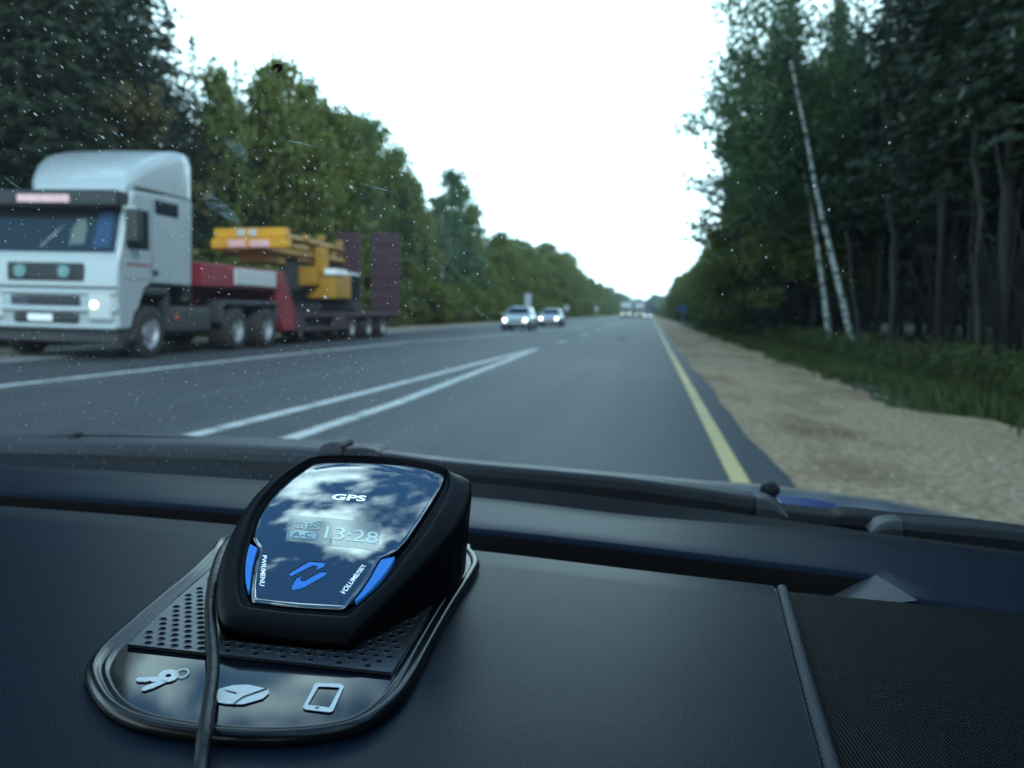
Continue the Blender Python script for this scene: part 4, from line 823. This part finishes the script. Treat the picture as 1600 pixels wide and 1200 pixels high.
def smear_mat(name, c, a, scr):
    m = bpy.data.materials.new(name); m.use_nodes = True; t = m.node_tree; t.nodes.clear(); n_ = t.nodes.new; l = t.links.new
    o = n_('ShaderNodeOutputMaterial'); tr_ = n_('ShaderNodeBsdfTransparent'); tl_ = n_('ShaderNodeBsdfTranslucent'); tl_.inputs[0].default_value = (*c, 1); ms = n_('ShaderNodeMixShader')
    tc_ = n_('ShaderNodeTexCoord'); mp = n_('ShaderNodeMapping'); mp.inputs['Rotation'].default_value = (0, 0, R(scr)); mp.inputs['Scale'].default_value = (120, 900, 1); l(tc_.outputs['Object'], mp.inputs[0])
    n = n_('ShaderNodeTexNoise'); n.inputs['Scale'].default_value = 1; n.inputs['Detail'].default_value = 5; l(mp.outputs[0], n.inputs['Vector'])
    r = n_('ShaderNodeMapRange'); r.inputs[1].default_value = .4; r.inputs[2].default_value = .66; r.inputs[3].default_value = a * .15; r.inputs[4].default_value = a; l(n.outputs[0], r.inputs[0])
    l(r.outputs[0], ms.inputs[0]); l(tr_.outputs[0], ms.inputs[1]); l(tl_.outputs[0], ms.inputs[2]); l(ms.outputs[0], o.inputs[0]); return m
sm = smear_mat('insect_smear', (.6, .68, .75), .2, -52); st_ = smear_mat('fine_scratch', (.7, .8, .85), .35, -40); bugm = mat('dark_splat', (.03, .03, .03), .7)
def on_glass(name, pts, m, off=.0015):
    vs = [glass_pt(u, v, off) - co for u, v in pts]; return mk(name, vs, [list(range(len(vs)))], m, ws)
def ell(cx, cy, a, b, ang, n=14, jit=.12, seed=0):
    g = random.Random(seed); o = []
    for k in range(n):
        t = 2 * math.pi * k / n; r_ = 1 + g.uniform(-jit, jit); x, y = a * math.cos(t) * r_, b * math.sin(t) * r_; o.append((cx + x * math.cos(ang) - y * math.sin(ang), cy + x * math.sin(ang) + y * math.cos(ang)))
    return o
on_glass('smear', ell(370, 232, 26, 9, R(42), seed=1), sm); on_glass('smear', ell(345, 325, 38, 10, R(38), seed=2), sm); on_glass('smear', ell(22, 468, 26, 9, R(15), seed=3), sm)
for a in ((170, 200, 190, 216), (660, 390, 700, 425), (730, 475, 775, 505), (790, 378, 850, 398), (560, 285, 620, 302), (290, 130, 350, 175), (430, 215, 520, 235), (0, 272, 36, 298)):
    dx, dy = a[2] - a[0], a[3] - a[1]; ln = math.hypot(dx, dy); nx_, ny_ = -dy / ln * 1.1, dx / ln * 1.1
    on_glass('scratch', [(a[0], a[1]), ((a[0] + a[2]) / 2 + nx_, (a[1] + a[3]) / 2 + ny_), (a[2], a[3]), ((a[0] + a[2]) / 2 - nx_, (a[1] + a[3]) / 2 - ny_)], st_)
bs = bpy.data.materials.new('x'); bpy.data.materials.remove(bs)
on_glass('insect_splat', [(419.2, 113.8), (426.0, 106.2), (426.8, 101.8), (433.5, 99.5), (440.2, 101.0), (441.0, 107.0), (436.5, 113.0), (430.5, 114.5), (435.0, 109.2), (432.8, 104.8), (428.2, 107.8)], bugm)
# roof, pillars and doors that shade the cabin
bm = bmesh.new(); rows = []
for j, (dy, dz) in enumerate(((0, 0), (-.25, .03), (-.8, .04), (-1.5, 0), (-1.95, -.08))):
    rows.append([Vector((x, ytop(x) + dy + .02, 1.505 + dz - .05 * ((x + .19) / .86) ** 2 * (1 if j else 0))) for x in [-1.05 + 1.72 * i / 12 for i in range(13)]])
loft(bm, rows, closed=False); loft(bm, [[p + Vector((0, 0, .03)) for p in r_] for r_ in rows], closed=False); cobj('roof', bm, M['lining'], smooth=True, recalc=False)
for x in (-1.06, .68):
    bm = bmesh.new(); tube(bm, [(x, ybase(x) + .06, 1.05), (x, (ybase(x) + ytop(x)) / 2, zgl(x, (ybase(x) + ytop(x)) / 2)), (x, ytop(x), 1.50)], .035, 10); cobj('pillar', bm, M['body'], smooth=True)
    bm = bmesh.new(); box(bm, x - .03, x + .03, -1.7, ybase(x) + .05, .35, 1.03); cobj('door', bm, M['body'], bevel=.02)
    bm = bmesh.new(); tube(bm, [(x, -.75, 1.0), (x, -.8, 1.5)], .05, 8); tube(bm, [(x, -1.9, 1.0), (x, -1.8, 1.45)], .08, 8); cobj('side_pillar', bm, M['lining'], smooth=True)
bm = bmesh.new(); box(bm, -1.0, .62, -1.95, -1.75, .4, 1.05); cobj('tailgate', bm, M['lining'], bevel=.03)
for x in (-.72, .22):
    bm = bmesh.new(); box(bm, x - .24, x + .24, -.78, -.62, .5, 1.12); box(bm, x - .13, x + .13, -.76, -.66, 1.15, 1.32); box(bm, x - .25, x + .25, -.7, -.2, .38, .52); cobj('seat', bm, M['lining'], bevel=.04)
# ------------------------------------------------------------------ sticky mat
mo = dpx(430, 1010); pad = empty('sticky_mat', mo, 'glossy black sticky mat with raised rim and white icons on the dashboard', 'dash mat')
def mobj(name, bm, m, parent=None, o=mo, root=None, **k):
    bmesh.ops.translate(bm, verts=bm.verts, vec=-o); return bobj(name, bm, m, parent or root or pad, **k)
DN = (D(0, 0, 1) - D(0, 0)).normalized()
MO = [(133, 1062), (143, 1095), (165, 1122), (205, 1143), (262, 1156), (340, 1166), (430, 1169), (515, 1162), (575, 1145), (622, 1110), (650, 1070), (680, 1012), (710, 957), (741, 907), (749, 887), (738, 868), (715, 858), (520, 846), (360, 848), (326, 872), (292, 905), (238, 950), (172, 1008), (145, 1035)]
MP = spline([dpx(*q) for q in MO], 6, True); mc_ = sum(MP, Vector()) / len(MP)
def inset(P_, d):
    o = []; n = len(P_)
    for i in range(n):
        t = (P_[(i + 1) % n] - P_[i - 1]).normalized(); nn_ = DN.cross(t)
        if nn_.dot(mc_ - P_[i]) < 0: nn_ = -nn_
        o.append(P_[i] + nn_ * d)
    return o
M['matblack'] = mat('glossy_black_gel', (.003, .005, .010), .06, spec=.22); M['matrim'] = mat('satin_black_rim', (.008, .009, .011), .24, spec=.3)
M['icon'] = mat('white_print', (.88, .88, .84), .4); M['hole'] = mat('black_hole', (.002, .002, .002), .9, spec=.05); M['perf'] = mat('grey_metallic_sheet', (.055, .06, .068), .3, metal=.5, bump=.2, bscale=900, bdist=.0004)
rings = [[p + DN * .0004 for p in inset(MP, .0005)], [p + DN * .0022 for p in inset(MP, -.0002)], [p + DN * .0040 for p in inset(MP, .0012)], [p + DN * .0045 for p in inset(MP, .0026)], [p + DN * .0036 for p in inset(MP, .0040)], [p + DN * .0024 for p in inset(MP, .0048)], [p + DN * .0032 for p in inset(MP, .0056)], [p + DN * .0034 for p in inset(MP, .0064)], [p + DN * .0018 for p in inset(MP, .0078)]]
bm = bmesh.new(); loft(bm, rings); mobj('rim', bm, M['matrim'], smooth=True)
IN = [p + DN * .0019 for p in inset(MP, .0074)]
bm = bmesh.new(); bm.faces.new([bm.verts.new(p) for p in IN]); bmesh.ops.triangulate(bm, faces=bm.faces); mobj('gel_panel', bm, M['matblack'])
la, lb = dpx(203, 1021), dpx(636, 1068); ln_ = DN.cross((lb - la).normalized())
if ln_.y < 0: ln_ = -ln_
def clip(P_, p0, n):
    o = []
    for a, b in zip(P_, P_[1:] + P_[:1]):
        da, db = (a - p0).dot(n), (b - p0).dot(n)
        if da >= 0: o.append(a)
        if da * db < 0: o.append(a.lerp(b, da / (da - db)))
    return o
US = clip(inset([p + DN * .0003 for p in IN], .0016), la, ln_)
bm = bmesh.new(); a = [bm.verts.new(p) for p in US]; b = [bm.verts.new(p + DN * .0012) for p in US]; bm.faces.new(b)
for i in range(len(a)): bm.faces.new((a[i], a[(i + 1) % len(a)], b[(i + 1) % len(a)], b[i]))
sh = mobj('perforated_sheet', bm, M['perf'])
ex = (lb - la).normalized(); ey = ln_; bm = bmesh.new(); bm2 = bmesh.new()
UI = clip(inset(IN, .0046), la + ln_ * .003, ln_)
def inside(p, poly):
    c = False; q = [((v - la).dot(ex), (v - la).dot(ey)) for v in poly]; x, y = (p - la).dot(ex), (p - la).dot(ey)
    for (x1, y1), (x2, y2) in zip(q, q[1:] + q[:1]):
        if (y1 > y) != (y2 > y) and x < (x2 - x1) * (y - y1) / (y2 - y1) + x1: c = not c
    return c
for j in range(40):
    for i in range(-10, 40):
        p = la + ex * (.0052 * (i + .5 * (j % 2))) + ey * (.003 + .0047 * j)
        if not inside(p, UI): continue
        p = p + DN * .00335
        q = [[p + (ex * math.cos(k * math.pi / 6) + ey * math.sin(k * math.pi / 6)) * r_ + DN * h for k in range(12)] for r_, h in ((.0017, .0), (.0015, .0003), (.0012, .0002))]
        loft(bm, q); bm2.faces.new([bm2.verts.new(v) for v in q[2]])
mobj('hole_rims', bm, M['perf'], sh, smooth=True, recalc=False); mobj('holes', bm2, M['hole'], sh, recalc=False)
def flat(name, polys, m, h=.0024, parent=None):
    bm = bmesh.new()
    for P_ in polys:
        vs = [dpx(u, v) + DN * h for u, v in P_]; bm.faces.new([bm.verts.new(v) for v in vs])
    bmesh.ops.triangulate(bm, faces=bm.faces); bmesh.ops.recalc_face_normals(bm, faces=bm.faces)
    if bm.faces and list(bm.faces)[0].normal.z < 0: bmesh.ops.reverse_faces(bm, faces=bm.faces)
    return mobj(name, bm, m, parent, recalc=False)
c6 = lambda x, y: (120 + x * .40625, 860 + y * .40625)
def ringp(cx, cy, a, b, ang, wdt, n=24):
    o = []
    for k in range(n):
        t0, t1 = 2 * math.pi * k / n, 2 * math.pi * (k + 1) / n; q = []
        for t, s in ((t0, 1), (t1, 1), (t1, 1 - wdt), (t0, 1 - wdt)): x, y = a * s * math.cos(t), b * s * math.sin(t); q.append(c6(cx + x * math.cos(ang) - y * math.sin(ang), cy + x * math.sin(ang) + y * math.cos(ang)))
        o.append(q)
    return o
key1 = [c6(*q) for q in ((318, 512), (240, 515), (226, 522), (236, 532), (256, 527), (262, 533), (282, 528), (290, 533), (325, 529))]
key2 = [c6(*q) for q in ((330, 522), (255, 553), (248, 564), (262, 568), (280, 556), (292, 558), (306, 545), (318, 546), (350, 530))]
flat('key_icon', [key1, key2] + ringp(352, 508, 40, 24, R(-10), .72) + ringp(405, 497, 28, 17, R(-15), .2), M['icon'])
flat('tag_icon', [[c6(*q) for q in ((545, 560), (600, 545), (660, 543), (735, 560), (740, 575), (715, 598), (640, 620), (575, 618), (542, 612), (538, 590))]], M['icon'])
flat('tag_line', [[c6(*q) for q in ((568, 568), (575, 566), (615, 576), (612, 581))], [c6(*q) for q in ((600, 619), (640, 590), (730, 558), (733, 562), (643, 594), (606, 620))]], M['seal'], .0026)
ph_o = [(915, 540), (930, 535), (1015, 540), (1028, 548), (985, 645), (972, 651), (880, 640), (869, 632)]; ph_i = [(929, 551), (934, 550), (1008, 554), (1010, 557), (972, 630), (968, 632), (890, 622), (889, 619)]
flat('phone_icon', [[c6(*q) for q in (ph_o[i], ph_o[(i + 1) % 8], ph_i[(i + 1) % 8], ph_i[i])] for i in range(8)], M['icon'])
flat('phone_button', [[c6(*q) for q in ((913, 634), (925, 632), (935, 635), (922, 638))]], M['seal'], .0026)
# ------------------------------------------------------------------ gps detector
TA, TB = R(19.5), R(3.6); PN = Vector((math.sin(TB), -math.sin(TA), math.cos(TA) * math.cos(TB))).normalized(); P0 = hit(520, 870, Vector((DT, 0, 1)), Vector((0, 0, 1.0945)))
PC = hit(520, 850, PN, P0); PXa = (hit(620, 866, PN, P0) - PC); PXa = (PXa - PN * PXa.dot(PN)).normalized(); PYa = PN.cross(PXa)
gps = empty('gps_detector', dpx(500, 1000, .004), 'black shield shaped GPS radar detector with glossy display on the dash mat', 'gps device'); go_ = Vector(gps.location)
def gobj(name, bm, m, parent=None, **k):
    bmesh.ops.translate(bm, verts=bm.verts, vec=-go_); return bobj(name, bm, m, parent or gps, **k)
def bul(p): r_ = (p - PC).length; return .0024 * max(0, 1 - (r_ / .066) ** 2)
def dv(u, v, off=0, bulge=True): p = hit(u, v, PN, P0); return p + PN * (off + (bul(p) if bulge else 0))
z8 = lambda x, y: (380 + x * .21666, 720 + y * .21666)
z5 = lambda x, y: (330 + x * .28338, 700 + y * .28338)
OUT = [z5(*q) for q in ((62, 968), (34, 880), (30, 800), (42, 690), (70, 570), (110, 470), (165, 370), (240, 265), (330, 180), (430, 115), (530, 78), (640, 64), (800, 63), (960, 76), (1120, 100), (1300, 138), (1400, 160), (1432, 185), (1436, 250), (1405, 350), (1345, 450), (1260, 550), (1160, 660), (1050, 780), (940, 890), (850, 975), (775, 1046), (560, 1035), (300, 1003), (120, 978))]
INN = [z8(*q) for q in ((58, 1052), (30, 1000), (12, 930), (8, 850), (14, 760), (34, 670), (60, 560), (95, 440), (150, 335), (235, 225), (335, 125), (435, 48), (505, 5), (600, -6), (800, -6), (1000, 0), (1200, 15), (1350, 42), (1468, 82), (1472, 125), (1440, 220), (1378, 330), (1300, 455), (1210, 595), (1120, 715), (1050, 820), (960, 930), (880, 1000), (820, 1050), (742, 1112), (400, 1092))]
PAN = [z8(*q) for q in ((64, 1045), (62, 960), (75, 850), (95, 750), (112, 690), (113, 658), (90, 625), (72, 592), (80, 545), (110, 440), (168, 335), (250, 228), (350, 130), (445, 55), (512, 11), (600, 2), (800, 1), (1000, 7), (1200, 22), (1350, 49), (1450, 84), (1458, 122), (1425, 215), (1364, 322), (1286, 450), (1196, 590), (1110, 685), (1060, 710), (1000, 735), (975, 765), (930, 850), (860, 950), (800, 1022), (730, 1098), (560, 1092), (400, 1084), (200, 1064))]
def p2(q): p = hit(*q, PN, P0); return ((p - PC).dot(PXa), (p - PC).dot(PYa))
NA = 360
def polar(poly):
    q = [p2(x) for x in poly]; o = []
    for k in range(NA):
        a = 2 * math.pi * k / NA + .003; dx, dy = math.cos(a), math.sin(a); best = 0
        for (x1, y1), (x2, y2) in zip(q, q[1:] + q[:1]):
            ex_, ey_ = x2 - x1, y2 - y1; den = dx * ey_ - dy * ex_
            if abs(den) < 1e-12: continue
            t = (x1 * ey_ - y1 * ex_) / den; s = (x1 * dy - y1 * dx) / den
            if t > 0 and -1e-6 <= s <= 1 + 1e-6: best = max(best, t)
        o.append(best)
    return o
def smooth_r(r, n, keep=()):
    for _ in range(n): r = [(r[i - 1] + 2 * r[i] + r[(i + 1) % NA]) / 4 for i in range(NA)]
    return r
RO, RI, RP = smooth_r(polar(OUT), 3), smooth_r(polar(INN), 2), polar(PAN)
def ring(rad, off, bulge=0): 
    o = []
    for k in range(NA):
        a = 2 * math.pi * k / NA + .003; p = PC + (PXa * math.cos(a) + PYa * math.sin(a)) * rad[k]; o.append(p + PN * (off + (bul(p) * bulge)))
    return o
M['gpsbody'] = grain_mat('matt_black_housing', (.004, .0045, .006), .40, 1600, .12, .0004)
mixr = lambda f, d=0: [a + (b - a) * f + d for a, b in zip(RI, RO)]
def to_mat(p, f, h): 
    q = p - DN * ((p - D(0, 0)).dot(DN) - h); c = dpx(520, 960) + DN * h; return c + (q - c) * f
base = [to_mat(p, .95, .0036) for p in ring(RO, 0)]
body = [base, [to_mat(p, .97, .006) for p in ring(RO, 0)], [p - DN * .0048 for p in ring(RO, 0)], [p - DN * .0016 for p in ring([r + .0004 for r in RO], 0)], ring([r - .0003 for r in RO], -.0002), ring(mixr(.9), .0010), ring(mixr(.38), .0026), ring(mixr(.28), .0022), ring(mixr(.2), .0004), ring(mixr(.12), .0002), ring(mixr(.02), .0012), ring(mixr(0, -.0002), .0006), ring(mixr(0, -.0004), -.0022)]
for i, p in enumerate(base):                                  # keep the lower wall from sinking into the mat at the nose
    if (body[2][i] - D(0, 0)).dot(DN) < .0085: body[2][i] = body[2][i] + DN * 0
bm = bmesh.new(); RR = loft(bm, body); bm.faces.new(RR[-1]); gobj('housing', bm, M['gpsbody'], smooth=True)
M['gloss'] = mat('glossy_display_cover', (.006, .007, .012), .02, spec=.5, ior=3.0)
M['gloss'].node_tree.nodes['Principled BSDF'].inputs['Specular IOR Level'].default_value = .5
bm = bmesh.new(); PRr = [ring(RP, -.002)] + [ring([r - .0001 for r in RP], .0002, 1)] + [ring([r * f - .0003 for r in RP], .0006, 1) for f in (1, .95, .9, .84, .77, .7, .62, .54, .46, .38, .3, .22, .14, .07)]
RR = loft(bm, PRr); c = bm.verts.new(PC + PN * (.0006 + bul(PC)))
for k in range(NA): bm.faces.new((RR[-1][k], RR[-1][(k + 1) % NA], c))
panel = gobj('display_panel', bm, M['gloss'], smooth=True)
def dflat(name, polys, m, off, parent, thick=0):
    bm = bmesh.new()
    for P_ in polys:
        vs = [dv(u, v, off) for u, v in P_]; a = [bm.verts.new(v) for v in vs]; f = bm.faces.new(a)
        if thick:
            b = [bm.verts.new(v - PN * thick) for v in vs]; n = len(a)
            for i in range(n): bm.faces.new((a[i], a[(i + 1) % n], b[(i + 1) % n], b[i]))
    bmesh.ops.triangulate(bm, faces=[f for f in bm.faces if len(f.verts) > 4]); return gobj(name, bm, m, parent)
M['bluebtn'] = mat('blue_button', (.02, .20, .70), .3, coat=.5, emit=(.03, .30, 1.0), estr=.12)
lbp = [z8(*q) for q in ((54, 628), (106, 660), (88, 715), (70, 790), (58, 880), (46, 962), (34, 958), (22, 900), (18, 830), (24, 745), (38, 680))]
rbp = [z8(*q) for q in ((998, 746), (1096, 722), (1060, 790), (1000, 868), (930, 945), (870, 1000), (818, 1036), (808, 1028), (860, 968), (925, 872), (965, 800))]
dflat('button', [lbp], M['bluebtn'], .0002, gps, .002); dflat('button', [rbp], M['bluebtn'], .0002, gps, .002)
up = [(328, 856), (478, 772), (594, 780), (582, 806), (530, 826), (538, 800), (500, 796), (348, 872)]
lo = [(604, 846), (598, 862), (438, 950), (400, 962), (352, 968), (356, 935), (384, 890), (418, 872), (412, 902), (440, 908), (556, 846)]
for q in (up, lo):
    dflat('emblem_recess', [[z8(x, y - 7) for x, y in q]], M['seal'], .0007, panel); dflat('emblem', [[z8(x + 3, y + 2) for x, y in q]], M['bluebtn'], .0008, panel)
M['screen'] = mat('lit_screen', (.006, .02, .035), .025, ior=2.1, emit=(.06, .30, .42), estr=.09)
M['lcd'] = mat('lit_digits', (.05, .1, .12), .05, ior=2.1, emit=(.25, .72, 1.0), estr=.22)
M['lettering'] = mat('glowing_white_lettering', (.75, .85, .9), .25, emit=(.6, .85, 1), estr=.5); M['lcd_dark'] = mat('dark_segments', (.01, .03, .05), .1)  # printed lettering is given a glow of its own to read brighter
dflat('screen', [[z8(335, 425), z8(668, 457), z8(1000, 490), z8(988, 590), z8(975, 690), z8(642, 655), z8(310, 620), z8(322, 522)]], M['screen'], .0007, panel)
def text(name, s, m, corners, off, parent, bold=0.0, shear=0, lower=None):
    cu_ = bpy.data.curves.new(name, 'FONT'); cu_.body = s; cu_.offset = bold; cu_.shear = shear; cu_.resolution_u = 4
    o = bpy.data.objects.new(name, cu_); col.objects.link(o); bpy.context.view_layer.update()
    me = o.to_mesh(); V = [tuple(v.co) for v in me.vertices]; F_ = [tuple(p.vertices) for p in me.polygons]; o.to_mesh_clear(); bpy.data.objects.remove(o, do_unlink=True); bpy.data.curves.remove(cu_)
    x0, x1 = min(v[0] for v in V), max(v[0] for v in V); y0, y1 = min(v[1] for v in V), max(v[1] for v in V); tl_, tr_, br_, bl_ = corners; vs = []
    for x, y, _ in V:
        a, b = (x - x0) / (x1 - x0), (y - y0) / (y1 - y0); t = (tl_[0] + (tr_[0] - tl_[0]) * a, tl_[1] + (tr_[1] - tl_[1]) * a); u = (bl_[0] + (br_[0] - bl_[0]) * a, bl_[1] + (br_[1] - bl_[1]) * a)
        vs.append(dv(*z8(u[0] + (t[0] - u[0]) * b, u[1] + (t[1] - u[1]) * b), off) - go_)
    return mk(name, vs, F_, m, parent)
text('lettering', 'GPS', M['lettering'], ((648, 268), (892, 284), (886, 328), (640, 314)), .00072, panel, .03, .12)
text('lettering', 'PWR/MENU', M['lettering'], ((176, 722), (158, 938), (122, 934), (142, 720)), .00072, panel, .012)
text('lettering', 'VOLUME/SET', M['lettering'], ((702, 980), (862, 788), (896, 790), (728, 1008)), .00072, panel, .012)
text('digits', '13:28', M['lcd'], ((606, 512), (984, 560), (968, 640), (586, 606)), .0008, panel, .004)
text('digits', 'GPS', M['lcd'], ((368, 476), (560, 498), (552, 542), (360, 526)), .0008, panel)
bd = [(352, 540), (505, 556), (522, 566), (528, 590), (520, 608), (500, 610), (350, 596), (338, 582), (340, 555)]
dflat('badge', [[z8(*q) for q in bd]], M['lcd'], .0008, panel); text('badge_letters', 'A-C', M['lcd_dark'], ((366, 552), (508, 566), (502, 602), (358, 590)), .0009, panel)
dflat('light_sensor', [[z8(*q) for q in ((1388, 398), (1420, 404), (1408, 434), (1376, 428))]], M['seal'], .0034, gps)
cb_ = [((440, 806), .012), ((392, 822), .014), ((356, 850), .0145), ((340, 880), .0135), ((332, 912), .0115), ((328, 950), .0085), ((331, 1000), .0075), ((333, 1045), .0075), ((327, 1095), .0075), ((320, 1145), .0072), ((314, 1200), .0045), ((308, 1290), .0035)]
bm = bmesh.new(); tube(bm, spline([dpx(*q) + DN * 0 if 0 else dpx(q[0], q[1], h) for q, h in cb_], 8), .0021, 12); gobj('cable', bm, mat('black_cable', (.008, .008, .010), .42, spec=.3, bump=.1, bscale=200), smooth=True)
# ------------------------------------------------------------------ air
bm = bmesh.new(); box(bm, -4100, 4100, -80, 5100, -3.4, 30)
m = bpy.data.materials.new('air'); m.use_nodes = True; t = m.node_tree; t.nodes.clear(); o = t.nodes.new('ShaderNodeOutputMaterial'); v = t.nodes.new('ShaderNodeVolumePrincipled')
v.inputs['Color'].default_value = (.8, .9, 1, 1); v.inputs['Density'].default_value = .00025; t.links.new(v.outputs[0], o.inputs['Volume'])
tag(bobj('haze', bm, m), 'thin pale haze in the air along the road', 'haze', kind='stuff')
